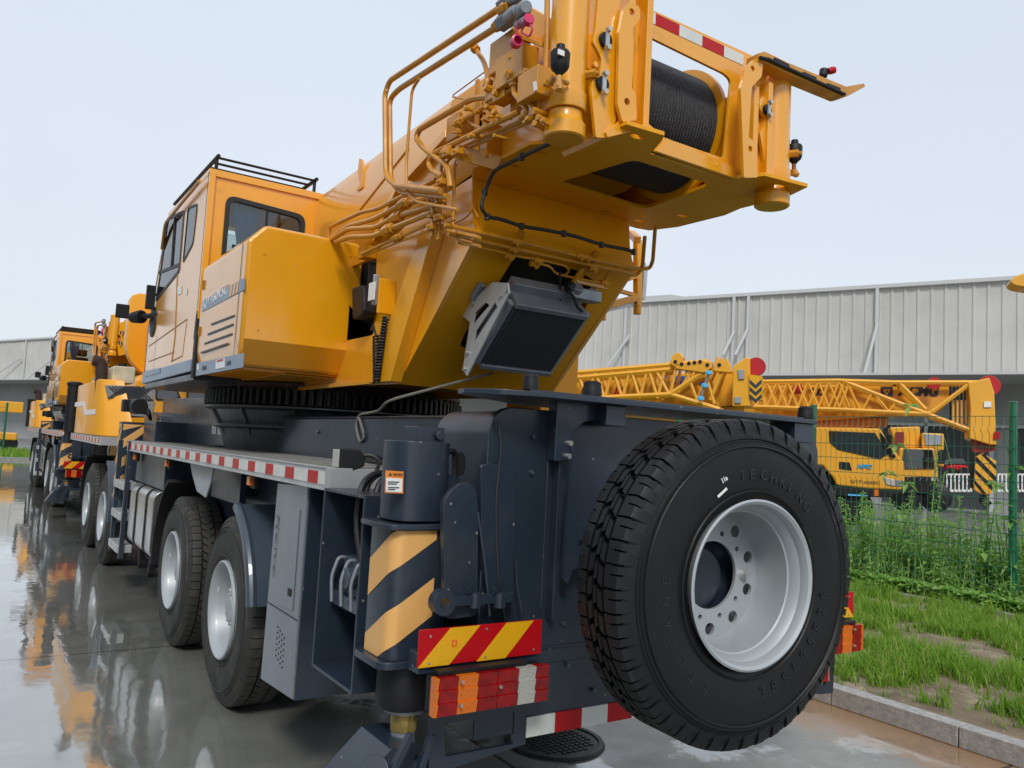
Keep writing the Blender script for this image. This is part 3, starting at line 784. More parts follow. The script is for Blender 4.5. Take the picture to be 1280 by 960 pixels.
b = MB(); b.prism([V((x, y, 1.0)) for x, y in rrect(1.67, 11.35, .14, .16, .04)], (0, 0, .98)); fcol = b.build('hazard_column', NAVY, crane, bevel=.003)
b = MB()
for k in range(5):
    z = .9 + k * .24
    for face in (0, 1):
        def cl(q): return [(a, min(1.95, max(1.0, zz))) for a, zz in q]
        if face == 0: b.add([(1.5285, 11.49 - .28 * a, zz) for a, zz in cl([(0, z), (1, z + .25), (1, z + .37), (0, z + .12)])], [(0, 1, 2, 3)])
        else: b.add([(1.54 + .25 * a, 11.188, zz) for a, zz in cl([(0, z + .25), (1, z + .47), (1, z + .59), (0, z + .37)])], [(0, 1, 2, 3)])
b.build('hazard_stripe', CHEV, fcol)
b = MB(); b.box(1.6, 4.4, 11.0, 11.7, 1.05, 1.75); b.box(1.75, 4.2, 10.2, 11.0, 1.5, 2.0); b.build('beam_housing', NAVY, crane, bevel=.01)

# ---- front deck, engine cover, exhaust, tank
deck(1.47, 2.1, 12.6, 17.0, 1.752, 11, 1)
ec = PX([(98, 484), (124, 479), (122, 545), (96, 541)], 1.47)
b = MB(); y0 = ec[1].y; y1 = ec[0].y
b.add([], [])
b = hull([V((1.47, y1, 1.76)), V((1.47, y1, 2.62)), V((1.47, 13.6, 2.62)), V((1.47, 13.35, 1.76)), V((1.60, 13.1, 1.76)), V((1.58, 13.45, 2.62)), V((1.95, 12.9, 1.76)), V((1.80, 13.4, 2.62)), V((1.95, y1, 1.76)), V((1.80, y1, 2.62))])
ecv = b.build('engine_cover', YEL2, crane, bevel=.02)
b = MB(); b.prism([V((1.466, 16.8, 2.32)), V((1.466, 15.3, 2.32)), V((1.466, 14.9, 2.16)), V((1.466, 13.6, 2.16)), V((1.466, 13.6, 2.08)), V((1.466, 15.0, 2.08)), V((1.466, 15.4, 2.24)), V((1.466, 16.8, 2.24))], (.003, 0, 0)); b.build('white_flash', WHITE, ecv)
b = MB(); q = PY([(131, 481), (195, 484), (193, 500), (135, 498)], 13.3); b.prism(q, (0, .05, 0)); q = PY([(160, 504), (195, 502), (190, 522), (162, 520)], 13.2); b.prism(q, (0, .05, 0)); ck = b.build('chequer_panel', CHECK, crane, bevel=.01)
b = MB()
for k in range(-14, 30):
    for sgn in (1, -1):
        a_ = on_y(131 + k * 4.5, 482, 13.29); 
        x0_, z0_ = a_.x, a_.z; L_ = .24
        c_ = V((x0_ + sgn * L_, 13.29, z0_ - L_ * .9))
        lo, hi = q[0].x if False else on_y(134, 490, 13.29).x, on_y(194, 490, 13.29).x
        if min(x0_, c_.x) < lo or max(x0_, c_.x) > hi: continue
        b.bar((x0_, 13.29, z0_ - .01), c_, .016, .008, (0, 1, 0))
b.build('chequer_ridge', INK, crane)
b = MB(); q = PY([(136, 499), (193, 500), (192, 522), (141, 522)], 13.35); b.prism(q, (0, .05, 0)); b.build('engine_side_panel', STEEL, crane)
b = MB(); e0 = on_y(128, 480, 13.9); e1 = on_y(127, 462, 13.9); e2 = on_y(116, 450, 13.9); b.tube([e0 - EZ * .3, e1, e1 + V((-.02, 0, .12)), e2], .085, seg=16, fil=.12, n=6); b.build('exhaust_pipe', RUST, crane)
q = PY([(141, 457), (170, 459), (168, 480), (140, 479)], 13.6)
b = MB(); b.prism(rounded(q, .05), (0, .5, 0)); tk = b.build('coolant_tank', TANK, crane, bevel=.02)
b = MB(); c = (q[0] + q[1]) / 2; b.cyl(c + V((0, .2, -.01)), c + V((0, .2, .06)), .06); b.build('tank_cap', BLACK, tk)
b = MB(); c = on_x(94, 478, 1.55); b.cyl((1.58, c.y + .3, 1.76), (1.58, c.y + .3, 2.7), .13); b.lathe([(0, .15), (.05, .15), (.08, .1)], (1.58, c.y + .3, 2.7), (0, 0, 1), 20); b.build('air_intake', BLACK, crane)
# driver's cab seen under the slewing platform
b = MB(); dcab = hull([V(p) for p in ((2.15, 15.0, 1.3), (4.45, 15.0, 1.3), (2.2, 15.0, 2.75), (4.4, 15.0, 2.75), (2.15, 17.2, 1.0), (4.45, 17.2, 1.0), (2.2, 17.0, 2.75), (4.35, 17.0, 2.75), (2.3, 15.2, 2.85), (4.3, 15.2, 2.85), (2.3, 16.6, 2.85), (4.2, 16.6, 2.85))]).build('driver_cab', YEL2, crane, bevel=.04)
b = MB()
for px in ([(197, 486), (219, 487), (224, 497), (196, 499)], [(236, 488), (262, 488), (266, 499), (235, 500)]): b.prism(rounded(PY(px, 14.98), .06), (0, .015, 0))
b.build('window', GDARK, dcab)
b = MB()
for px in ([(195, 484), (221, 485), (227, 499), (194, 501)], [(234, 486), (264, 486), (269, 501), (233, 502)]): b.prism(rounded(PY(px, 14.985), .06), (0, .015, 0))
b.build('window_seal', SEAL, dcab)
# bulkheads and hydraulic gear between deck and ring
b = MB(); b.prism(PX([(204, 498), (262, 497), (280, 515), (298, 558), (200, 556)], 2.1), (.03, 0, 0)); b.prism(PX([(180, 520), (192, 515), (200, 520), (200, 553), (180, 552)], 1.9), (.25, 0, 0))
b.build('side_bulkhead', NAVY, crane, bevel=.006)
b = MB()
for px in ([(265, 532), (270.5, 532.5), (270, 543), (264.5, 542)], [(272, 533), (277.5, 533.5), (277, 544), (271.5, 543)]): b.prism(PX(px, 2.095), (.003, 0, 0))
b.build('sticker', WHITE, crane)
b = MB(); b.cyl(on_x(175, 508, 1.7), on_x(168, 508, 1.7) , .10); c = on_x(158, 507, 1.6); b.box(c.x - .05, c.x + .05, c.y - .1, c.y + .1, c.z - .08, c.z + .08); b.build('work_lamp', BLACK, crane, bevel=.01)
b = MB()
for k in range(4): b.tube([on_x(168, 512 + k, 1.75), on_x(176, 509 + k*2, 1.75), on_x(186, 512 + 2*k, 1.8), on_x(188, 524, 1.85)], .022, fil=.1)
for k in range(4): b.tube([(1.7 + k*.05, 9.9, 1.55 - .05*k), (1.65 + k*.05, 10.2, 1.4), (1.7, 10.6, 1.25 + .03*k)], .018)
b.build('hose_bundle', HOSE, crane)
# ================================================================= superstructure of the crane
RC = V((3.0, 7.7, 0))
b = MB(); b.lathe([(1.62, .98), (1.72, 1.02), (1.95, 1.10), (1.97, 1.16), (1.99, 1.16), (2.0, 1.12), (2.12, 1.19), (2.14, 1.25), (2.16, 1.25)], RC, (0, 0, 1), 72)
for k in range(14):
    a = k * 2 * pi / 14; d = V((cos(a), sin(a), 0)); t = V((-sin(a), cos(a), 0)) * .012; b.prism([RC + d * 1.0 + EZ * 1.74 - t, RC + d * 1.12 + EZ * 1.96 - t, RC + d * 1.22 + EZ * 2.13 - t, RC + d * 1.0 + EZ * 2.13 - t], t * 2)
b.build('slewing_collar', COLL, crane, bevel=.004)
b = MB(); b.lathe([(2.17, 1.20), (2.32, 1.20)], RC, (0, 0, 1), 72)
N = 110
for k in range(N):
    a = k * 2 * pi / N; d = V((cos(a), sin(a), 0)); t = V((-sin(a), cos(a), 0))
    b.prism([RC + d * 1.19 + t * .028 + EZ * 2.175, RC + d * 1.255 + t * .014 + EZ * 2.175, RC + d * 1.255 - t * .014 + EZ * 2.175, RC + d * 1.19 - t * .028 + EZ * 2.175], (0, 0, .125))
b.build('slewing_ring', GEAR, crane)
b = MB(); b.lathe([(2.32, 1.22), (2.335, 1.24), (2.36, 1.24), (2.37, 1.1)], RC, (0, 0, 1), 64); 
for k in range(60):
    a = k * pi / 30; d = V((cos(a), sin(a), 0)); b.cyl(RC + d * 1.21 + EZ * 2.30, RC + d * 1.21 + EZ * 2.335, .018, seg=6)
b.build('turntable_base', RUST, crane)

# ---- yellow turret frame: side plates, sloped rear, platform
SP0, SP1 = V((0, 4.93, 2.30)), V((0, 3.96, 3.22))       # the sloped rear plane in Y,Z
sn = V((0, -(SP1.z - SP0.z), (SP1.y - SP0.y))).normalized()      # points back and down
def on_s(px, py, off=0.0): return on_p(px, py, SP0 + sn * off, sn)
XLf, XRf, ZP = 2.30, 3.54, 3.48
side = PX([(498, 480), (535, 410), (596, 291), (592, 280), (606, 232), (612, 212), (690, 172)], XLf)
side = [V((XLf, p.y, p.z)) for p in side]
side[-1].z = ZP + .024; side[-2] = V((XLf, 4.02, ZP + .024)); side[-3] = V((XLf, 4.0, 3.3))
top = PX([(690, 70), (640, 92), (604, 120), (600, 215), (545, 250), (470, 315), (400, 330), (395, 440)], XLf)
poly = side + top + [V((XLf, 7.0, 2.40)), V((XLf, 6.9, 2.33))]
gap = rounded([V((XLf, 5.30, 2.66)), V((XLf, 6.8, 2.66)), V((XLf, 6.8, 3.24)), V((XLf, 5.34, 3.24))], .04)
b = MB(); b.plate(poly, [gap], (.03, 0, 0)); tf = b.build('turret_frame', YEL, crane, bevel=.003)
b2 = MB(); b2.plate(side[:4] + [V((XLf, 4.0, 3.3)), V((XLf, 4.02, ZP - .002)), V((XLf, 7.0, ZP - .002)), V((XLf, 7.0, 2.40)), V((XLf, 6.9, 2.33))], [], (.03, 0, 0)); stack(b2.mirror((XLf + XRf) / 2)).build('side_plate', YEL, tf)
# sloped rear plate with an opening behind the cooler
oc = [on_s(x, y) for x, y in ((648, 321), (712, 338), (700, 372), (690, 400), (690, 440), (640, 440), (580, 440), (612, 372))]
edge = [V((XLf + .03, side[0].y, side[0].z)), V((XLf + .03, side[2].y, side[2].z)), V((XRf - .03, side[2].y, side[2].z)), V((XRf - .03, side[0].y, side[0].z))]
b = MB(); sl = (edge[1] - edge[0]).normalized(); nn = sl.cross(EX).normalized()
if nn.y > 0: nn = -nn
# outline in the plane of edge
def in_edge(px, py): return on_p(px, py, edge[0], nn)
oc = [in_edge(x, y) for x, y in ((645, 318), (722, 338), (748, 354), (700, 446), (574, 436), (580, 418), (612, 372))]
b.plate(edge, [rounded(oc, .05)], nn * -.02); rp_ = b.build('rear_slope_plate', YELS, tf)
b = MB(); b.box(2.42, 2.46, 5.2, 7.0, 2.5, 3.35); b.cyl((2.33, 5.42, 2.9), (2.33, 5.42, 3.2), .05); b.build('swivel_cover', BLACK, tf)
# dark inside of the turret behind the opening
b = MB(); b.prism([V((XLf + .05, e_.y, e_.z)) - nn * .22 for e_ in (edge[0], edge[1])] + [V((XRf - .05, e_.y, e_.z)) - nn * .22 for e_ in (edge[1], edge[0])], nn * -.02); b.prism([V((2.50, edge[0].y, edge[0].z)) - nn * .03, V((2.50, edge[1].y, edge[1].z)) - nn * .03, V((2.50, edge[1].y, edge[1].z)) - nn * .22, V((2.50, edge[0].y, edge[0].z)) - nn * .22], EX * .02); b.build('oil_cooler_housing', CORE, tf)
b = MB(); b.prism([V((XLf + .03, side[2].y, side[2].z)), V((XLf + .03, side[5].y, ZP - .001)), V((XLf + .03, side[5].y + .02, ZP - .001)), V((XLf + .03, side[2].y + .03, side[2].z))], (XRf - XLf - .06, 0, 0)); b.build('rear_slope_plate', YELS, tf)
# floor of the turret
b = MB(); b.box(2.33, 3.5, 5.0, 8.9, 2.372, 2.395); b.box(1.9, 2.29, 6.0, 8.9, 2.372, 2.40); b.build('turret_floor', YEL2, tf)
# raised box rib on the side plate
rb = PX([(541, 290), (556, 292), (502, 478), (474, 480)], XLf - .001)
q = [V((XLf - .001, p.y, p.z)) for p in rb]
b = MB(); b.prism(q, (-.085, 0, 0)); b.build('side_rib', YEL, tf, bevel=.004)
# side gusset flange at the bottom and right-hand column seen through
b = MB(); b.box(3.60, 3.95, 5.02, 5.5, 2.1, 2.86); b.build('turret_lug', YELS, tf, bevel=.004)
b = MB(); b.box(2.26, 2.30, 4.88, 6.8, 2.30, 2.33); b.build('base_flange', YEL, tf, bevel=.003)
# winch platform
outer = [V((2.30, 4.0, ZP)), V((2.22, 3.86, ZP)), V((2.22, 3.79, ZP)), V((2.26, 3.74, ZP)), V((2.26, 3.36, ZP)), V((2.33, 3.27, ZP)), V((2.42, 3.25, ZP)), V((2.44, 3.0, ZP)), V((2.46, 2.84, ZP)), V((2.69, 2.82, ZP)), V((2.73, 2.88, ZP)), V((2.80, 3.03, ZP)), V((3.40, 3.03, ZP)), V((3.50, 2.86, ZP)), V((3.82, 2.82, ZP)), V((3.88, 3.0, ZP)), V((3.86, 3.34, ZP)), V((3.90, 3.5, ZP)), V((3.88, 3.9, ZP)), V((3.80, 4.1, ZP)), V((3.7, 4.12, ZP)), V((2.4, 4.1, ZP))]
hol = rounded([V((2.72, 3.74, ZP)), V((2.80, 3.16, ZP)), V((3.40, 3.16, ZP)), V((3.44, 3.76, ZP))], .06)
slots = [hol]
for sx, sy, an in ((2.36, 3.68, 0), (2.36, 3.42, 0), (2.60, 2.92, 0), (3.70, 2.92, 0), (3.72, 3.70, 0), (3.6, 3.98, 0), (2.55, 3.98, 0), (3.30, 3.98, 0)):
    slots.append([V((sx + .035*cos(t)*(1.25), sy + .022*sin(t), ZP)) for t in [k*2*pi/14 for k in range(14)]])
b = MB(); b.plate(outer, slots, (0, 0, .022)); wpn = b.build('winch_platform', YELS, crane, bevel=.002)
b = MB()
for x in (2.66, 3.53): b.box(x, x + .02, 3.95, 4.3, ZP + .023, ZP + .6)
b.box(3.53, 3.55, 3.20, 3.95, ZP + .023, ZP + .33)
b.box(2.68, 3.53, 4.2, 4.22, ZP + .023, ZP + .6)
b.build('winch_cheek', YEL2, wpn)
# right end of the winch: round flange
WC = V((0, 3.50, 3.88))
prof = []
n = 30
for k in range(n):
    for t in range(5): prof.append((2.76 + (k + t / 5) * .66 / n, .345 + .011 * sin(pi * t / 5)))
prof.append((3.42, .345))
wn = MB(); wn.lathe([(a, r) for a, r in prof], WC, (1, 0, 0), 64); rope = wn.build('winch_rope', ROPE, crane)
b = MB(); b.lathe([(3.42, .35), (3.42, .40), (3.45, .40), (3.455, .39), (3.455, .10)], WC, (1, 0, 0), 56); b.lathe([(3.455, .2), (3.52, .2), (3.52, .12)], WC, (1, 0, 0), 30); b.lathe([(2.735, .40), (2.755, .40)], WC, (1, 0, 0), 48); b.build('drum_flange', YEL2, rope)
# rear frame with a big window, and its reflective band
YR = 3.03
out_ = PY([(806, 8), (946, 72), (936, 224), (905, 222), (832, 198), (815, 193), (800, 160), (800, 60)], YR)
hole = rounded(PY([(808, 44), (906, 92), (914, 100), (905, 198), (830, 172), (806, 150)], YR), .035)
b = MB(); b.plate(out_, [hole], (0, .018, 0)); rf = b.build('rear_frame', YEL, crane, bevel=.002)
t0_, t1_ = on_y(807, 11, YR), on_y(929, 69, YR); hh = .062; zt = (t0_.z + t1_.z) / 2 + .004
b1, b2 = MB(), MB(); n = 5; x = t0_.x; ws = [.40, 1, 1.0, 1.0, .92]
tot = sum(ws); Wd = t1_.x - t0_.x
for k, w_ in enumerate(ws):
    x2 = x + Wd * w_ / tot
    sl = lambda xx: t0_.z + (t1_.z - t0_.z) * (xx - t0_.x) / Wd
    (b1 if k % 2 else b2).prism([V((x, YR - .003, sl(x) - hh)), V((x2, YR - .003, sl(x2) - hh)), V((x2, YR - .003, sl(x2))), V((x, YR - .003, sl(x)))], (0, .0025, 0)); x = x2
b2.build('reflective_strip', WHT, rf); b1.build('reflective_strip', RED, rf)
# lip under the window
b = MB(); a_, c_ = on_y(818, 193, 3.0), on_y(905, 222, 3.0); b.prism([V((2.80, 2.995, ZP + .002)), V((3.42, 2.995, ZP + .002)), V((3.42, 2.995, ZP + .06)), V((2.87, 2.995, ZP + .09))], (0, .02, 0)); b.build('lower_lip', YEL, rf)

def lug_pair(px_poly, y, gap, t, hole_px, hole_r, nm):
    b = MB(); q = rounded(PY(px_poly, y), .012)
    hs = [circ(on_y(*h, y), EX, EZ, hole_r, 18) for h in hole_px]
    b.plate(q, hs, (0, t, 0)); return b.build(nm, YEL, crane, bevel=.003)
# left post group
b = MB(); b.box(2.62, 2.66, 2.90, 3.25, ZP + .022, ZP + 1.05); b.box(2.50, 2.54, 2.90, 3.25, ZP + .022, ZP + 1.1); b.box(2.54, 2.62, 3.0, 3.02, ZP + .022, ZP + 1.1)
pz = b.build('winch_post', YEL, crane, bevel=.006)
b = MB(); b.box(3.44, 3.48, 2.9, 3.2, ZP + .022, ZP + .52); b.box(3.56, 3.60, 2.90, 3.2, ZP + .022, ZP + .58); b.box(3.48, 3.56, 3.0, 3.02, ZP + .022, ZP + .5)
b.build('winch_post', YEL, crane, bevel=.006)
lug_pair([(780, 10), (788, 2), (799, 8), (801, 22), (792, 34), (789, 108), (795, 118), (796, 150), (778, 152), (772, 130), (774, 40)], 2.86, 0, .02, [(790, 15), (784, 127)], .018, 'lug_plate')
lug_pair([(793, 14), (803, 10), (810, 20), (807, 34), (798, 44), (797, 118), (803, 124), (804, 150), (797, 156), (792, 150), (790, 40)], 2.96, 0, .02, [(801, 21)], .018, 'lug_plate')
lug_pair([(933, 84), (944, 73), (954, 80), (952, 96), (940, 108), (936, 172), (946, 178), (947, 222), (930, 222), (926, 110)], 2.86, 0, .02, [(941, 86), (938, 186)], .017, 'lug_plate')
lug_pair([(948, 84), (957, 79), (961, 90), (956, 104), (951, 112), (950, 176), (958, 182), (958, 222), (946, 222), (944, 110)], 2.96, 0, .02, [(952, 90)], .016, 'lug_plate')
pin1 = lug_pair([(748, -6), (744, 40), (741, 52), (747, 62), (752, 74), (750, 90), (741, 100), (739, 112), (745, 172), (760, 172), (770, 150), (772, 60), (775, -6)], 2.90, 0, .02, [(745, 80)], .014, 'pin_plate')
pin2 = lug_pair([(953, 120), (949, 135), (957, 146), (956, 156), (950, 166), (954, 190), (957, 222), (968, 222), (966, 128)], 2.92, 0, .02, [], .02, 'pin_plate')
def pin(px, py, y, r, par):
    c = on_y(px, py, y); b = MB(); b.cyl(c, c - EY * .022, r, seg=24); p = b.build('locking_pin', BLACK, par, bevel=.003)
    b = MB(); b.box(c.x - .011, c.x + .011, c.y - .03, c.y - .022, c.z - r * 1.25, c.z + r * 1.25); b.build('retainer_bar', ALU, p)
    b = MB()
    for s in (-1, 1): b.cyl(c + V((0, -.02, s * r * 1.25)), c + V((0, -.045, s * r * 1.25)), .014, seg=6)
    b.build('bolt', ZINC, p)
pin(755, 51, 2.90, .036, pin1); pin(751, 106, 2.90, .036, pin1); pin(957, 138, 2.92, .03, pin2)
b = MB(); b.prism(PY([(760, 172), (757, 165), (775, 150), (792, 142), (793, 160), (788, 165)], 2.885), (0, .35, 0)); b.build('post_gusset', YEL, crane, bevel=.004)
# cylinders left and right
for x, top_, pz_ in ((2.21, 4.24, 0), (3.735, 4.15, 1)):
    b = MB(); b.lathe([(3.52, .098), (3.524, .100), (3.60, .100), (3.604, .092), (top_, .092), (top_ + .008, .085)], (x, 3.0, 0), (0, 0, 1), 40); cy = b.build('counterweight_cylinder', YEL, crane)
    b = MB(); b.lathe([(3.385, .092), (3.392, .1), (3.455, .1), (3.46, .094), (3.48, .084), (3.515, .084)], (x, 3.0, 0), (0, 0, 1), 40); b.build('cylinder_foot', YEL2, cy)
    b = MB(); c = V((x + .06, 2.93, 3.70)); d = V((.5, -.8, 0)).normalized(); b.cyl(c, c + d * .05, .022, seg=6); b.cyl(c + d * .04, c + d * .065, .011, seg=8); b.build('bleed_nipple', YPIPE, cy)
# accumulators
for q, y in (((700, 75), 2.85), ((993, 190), 2.95)):
    c = on_y(q[0], q[1], y); k = 1.0
    b = MB(); b.lathe([(-.075, .012), (-.06, .022), (-.045, .038), (-.03, .044), (.03, .046), (.04, .040), (.046, .022), (.07, .020), (.073, .016)], c, (0, 0, 1), 24); ac = b.build('valve_actuator', BLACK, crane)
    b = MB(); b.box(c.x - .045, c.x - .01, c.y - .048, c.y - .040, c.z - .005, c.z + .018) if y < 2.9 else None; b.cyl(c - EZ * .075, c - EZ * .12, .014, seg=6); b.cyl(c - EZ * .11, c - EZ * .14, .022, seg=6); b.cyl(c - EZ*.13 - EX*.02, c - EZ*.13 + EX * .03, .018, seg=6)
    b.build('brass_fitting', YPIPE, ac)
b = MB(); c = on_y(700, 75, 2.85); b.box(c.x - .048, c.x - .014, c.y - .05, c.y - .046, c.z - .006, c.z + .018); b.build('sticker', WHITE, crane)
# beacon arm on the right
b = MB(); p0, p1, p2, p3 = [on_y(*q, 2.85) for q in ((951, 68), (957, 66), (1055, 112), (1080, 106))]
b.prism(PY([(949, 66), (956, 64), (985, 78), (1058, 108), (1080, 104), (1082, 108), (1060, 120), (1054, 121), (985, 92), (956, 78), (949, 76)], 2.85), (0, .09, 0)); ba = b.build('beacon_arm', YPIPE, crane, bevel=.003)
b = MB()
for a_, c_ in (((968, 75), (986, 84)), ((1004, 93), (1020, 100)), ((1034, 107), (1050, 113))): b.bar(on_y(*a_, 2.845), on_y(*c_, 2.845), .01, .028)
b.tube([on_y(950, 72, 2.84), on_y(960, 74, 2.84), on_y(1056, 118, 2.84)], .010); b.build('cable_slot', BLACK, ba)
c = on_y(1030, 90, 2.87)
b = MB(); b.lathe([(-.04, .012), (-.03, .024), (.01, .028), (.014, .02)], c, (.3, 0, 1), 20); bc = b.build('warning_beacon', BLACK, ba)
b = MB(); b.lathe([(0, .018), (.02, .022), (.045, .020), (.055, .008)], c + V((.01, -.02, 0)), (.8, -.3, .3), 20); b.build('beacon_lens', RED, bc)

# ---- boom
BX0, BX1, BY0, BY1 = 2.47, 3.55, 3.9, 16.6
def boom_section(z_top, z_bot, x0=BX0, x1=BX1):
    h = z_top - z_bot; p = []
    p += [(x0 + .16, z_top), (x0 + .04, z_top - .05), (x0, z_top - .16), (x0, z_bot + .42 * h)]
    cxx, rx, rz = (x0 + x1) / 2, (x1 - x0) / 2, .42 * h
    for k in range(1, 12):
        a = pi + k * pi / 12; p.append((cxx + rx * cos(a), z_bot + .42 * h + rz * sin(a)))
    p += [(x1, z_bot + .42 * h), (x1, z_top - .16), (x1 - .04, z_top - .05), (x1 - .16, z_top)]
    return p
def loft(secs):
    b = MB(); n = len(secs[0][1]); vs = []
    for y, s in secs: vs += [(x, y, z) for x, z in s]
    fs = []
    for k in range(len(secs) - 1):
        for i in range(n): j = (i + 1) % n; fs.append((k*n+i, (k+1)*n+i, (k+1)*n+j, k*n+j))
    fs.append(tuple(range(n))); fs.append(tuple(range((len(secs)-1)*n, len(secs)*n))[::-1])
    return b.add(vs, fs)
bm_ = loft([(BY0, boom_section(4.34, 3.52)), (7.0, boom_section(4.24, 3.2)), (BY1, boom_section(4.24, 3.05))])
boom = bm_.build('boom', YEL, crane, angle=30)
b = loft([(16.3, boom_section(4.44, 2.80, 2.16, 3.82)), (16.62, boom_section(4.44, 2.80, 2.16, 3.82))]); b.merge(loft([(16.62, boom_section(4.1, 3.15, 2.6, 3.4)), (17.6, boom_section(4.1, 3.15, 2.6, 3.4))]))
b.build('boom_collar', YEL2, boom, bevel=.03)
text('XCMG', 'boom_lettering', .52, V((BX0 - .002, 15.9, 3.62)), (0, -1, 0), (0, 0, 1), BLUEP, boom, depth=.002, width=1.9, bold=.02)
# stiffener, hook and seam on the boom side
b = MB(); b.bar(on_x(512, 222, 2.44), on_x(562, 168, 2.44), .06, .07, (1, 0, 0)); b.bar(on_x(500, 232, 2.44), on_x(470, 300, 2.44), .05, .06, (1, 0, 0)); b.build('stiffener', YEL, boom, bevel=.006)
b = MB(); b.prism(rounded(PX([(449, 198), (452, 199), (454, 212), (453, 234), (446, 239), (446, 236), (450, 230), (447, 214)], 2.46), .01), (.02, 0, 0)); b.prism(PX([(563, 130), (570, 128), (572, 172), (566, 174)], 2.44), (.03, 0, 0)); b.build('rope_guide', YEL2, boom)
b = MB(); b.bar(on_x(450, 262, 2.465), on_x(510, 185, 2.465), .008, .008); b.build('weld_line', YPIPE, boom)
# boom pivot blocks above the frame
b = MB()
for p in ([(600, 128), (640, 95), (700, 66), (704, 170), (640, 192), (606, 212)],): b.prism(PX(p, 2.42), (.05, 0, 0))
b.box(2.33, 2.62, 3.2, 4.4, 3.9, 4.1)
b.build('pivot_block', YEL2, tf, bevel=.008)
b = MB()
for px, w_ in (((597, 100), 4), ((611, 96), 3)): b.bar(on_x(px[0], px[1], 2.28), on_x(px[0] - 2, 216, 2.28), .015, .03)
b.bar(on_x(636, 78, 2.27), on_x(618, 84, 2.27), .01, .01); b.build('edge_strip', YPIPE, tf)

# ---- pipes
def pipes(nm, lst, par=crane, m_=YPIPE):
    b = MB()
    for pts, r, x in lst:
        b.tube([on_x(a, c, x) for a, c in pts], r, seg=8, fil=.07, n=5)
    return b.build(nm, m_, par)
pipes('hoop_pipe', [([(622, 12), (487, 101), (481, 118), (482, 220), (494, 232), (550, 238)], .018, 2.02)])
pipes('hoop_pipe', [([(624, 32), (498, 112), (487, 124), (488, 225), (500, 240), (560, 246)], .018, 2.06)])
pipes('branch_pipe', [([(524, 98), (515, 112), (508, 200), (508, 240), (520, 252), (572, 262)], .010, 2.04)])
pipes('elbow_pipe', [([(612, 121), (590, 123), (524, 162), (520, 172), (528, 184), (560, 208), (563, 234)], .018, 2.1)])
pipes('pressure_pipe', [([(648, 140), (542, 192), (535, 203), (540, 214), (552, 220)], .016, 2.1)])
pipes('pressure_pipe', [([(664, 146), (562, 190), (552, 200), (549, 282), (556, 288), (600, 297)], .010, 2.14)])
pipes('pressure_pipe', [([(668, 150), (570, 192), (557, 203), (556, 284), (562, 292), (590, 298)], .010, 2.16)])
pipes('pressure_pipe', [([(573, 196), (568, 210), (566, 290), (574, 302), (600, 308)], .010, 2.18)])
pipes('thin_pipe', [([(592, 200), (590, 264), (582, 272), (566, 280)], .006, 2.26), ([(592, 260), (598, 272)], .005, 2.26)])
pipes('control_pipe', [([(594, 61), (606, 78), (610, 100), (610, 118)], .014, 2.12), ([(610, 103), (622, 102), (632, 104)], .010, 2.14), ([(566, 121), (582, 124)], .006, 2.2), ([(566, 119), (622, 78)], .004, 2.2)])
pipes('control_pipe', [([(576, 152), (640, 112), (662, 92), (672, 94)], .012, 2.10), ([(642, 106), (642, 116), (658, 136), (657, 144), (650, 148)], .013, 2.08), ([(656, 112), (655, 120), (668, 138), (666, 148), (655, 154)], .013, 2.08), ([(578, 150), (600, 160)], .008, 2.12)])
pipes('long_pipe', [([(410, 298), (412, 284), (450, 266), (472, 261), (508, 243), (545, 225)], .015, 2.16)])
pipes('long_pipe', [([(404, 304), (437, 282), (467, 274), (500, 257), (546, 244)], .018, 2.14)])
pipes('long_pipe', [([(410, 302), (436, 286), (470, 284), (492, 272), (548, 256)], .018, 2.12)])
pipes('long_pipe', [([(420, 303), (438, 296), (467, 295), (486, 287), (550, 262)], .018, 2.10)])
pipes('long_pipe', [([(452, 318), (470, 309), (498, 297), (548, 275), (566, 268)], .011, 2.12), ([(455, 320), (475, 312), (500, 302), (550, 283), (570, 274)], .007, 2.13)])
b = MB()
for (px, py), x, r, dr in (((506, 255), 2.14, .034, (-1, .45)), ((496, 272), 2.12, .034, (-1, .45)), ((486, 287), 2.10, .034, (-1, .45)), ((497, 297), 2.12, .022, (-1, .4)), ((610, 106), 2.12, .026, (0, 1)), ((594, 61), 2.12, .024, (.4, .3)), ((575, 152), 2.10, .022, (-1, .5)), ((642, 102), 2.08, .024, (0, 1)), ((656, 108), 2.08, .024, (0, 1)), ((560, 190), 2.1, .03, (-1, .5)), ((625, 30), 2.04, .03, (-1, .6)), ((632, 10), 2.02, .03, (-1, .6))):
    c = on_x(px, py, x); e = on_x(px + dr[0] * 6, py + dr[1] * 6, x); b.cyl(c + (c - e) * .9, e, r, seg=6)
    b.cyl(c + (c - e) * .3, c + (e - c) * .3, r * 1.15, seg=8)
b.build('pipe_union', YPIPE, crane, bevel=.002)
# clamps
b = MB()
for a_, c_, x in (((541, 232), (540, 296), 2.10), ((552, 216), (548, 300), 2.12), ((676, 100), (672, 148), 2.1)): b.bar(on_x(*a_, x), on_x(*c_, x), .018, .03)
for px, py in ((541, 252), (541, 268), (540, 284), (552, 228), (550, 250), (549, 272), (560, 192), (572, 190)):
    c = on_x(px, py, 2.09); b.box(c.x - .02, c.x + .02, c.y - .035, c.y + .035, c.z - .018, c.z + .018); b.cyl(c - EX * .035, c, .010, seg=6)
b.bar(on_x(572, 190, 2.12), on_x(625, 205, 2.26), .02, .08); b.box(2.2, 2.3, on_x(622, 200, 2.3).y - .04, on_x(622, 200, 2.3).y + .04, 3.5, 3.7)
b.build('pipe_clamp', YPIPE, crane, bevel=.003)
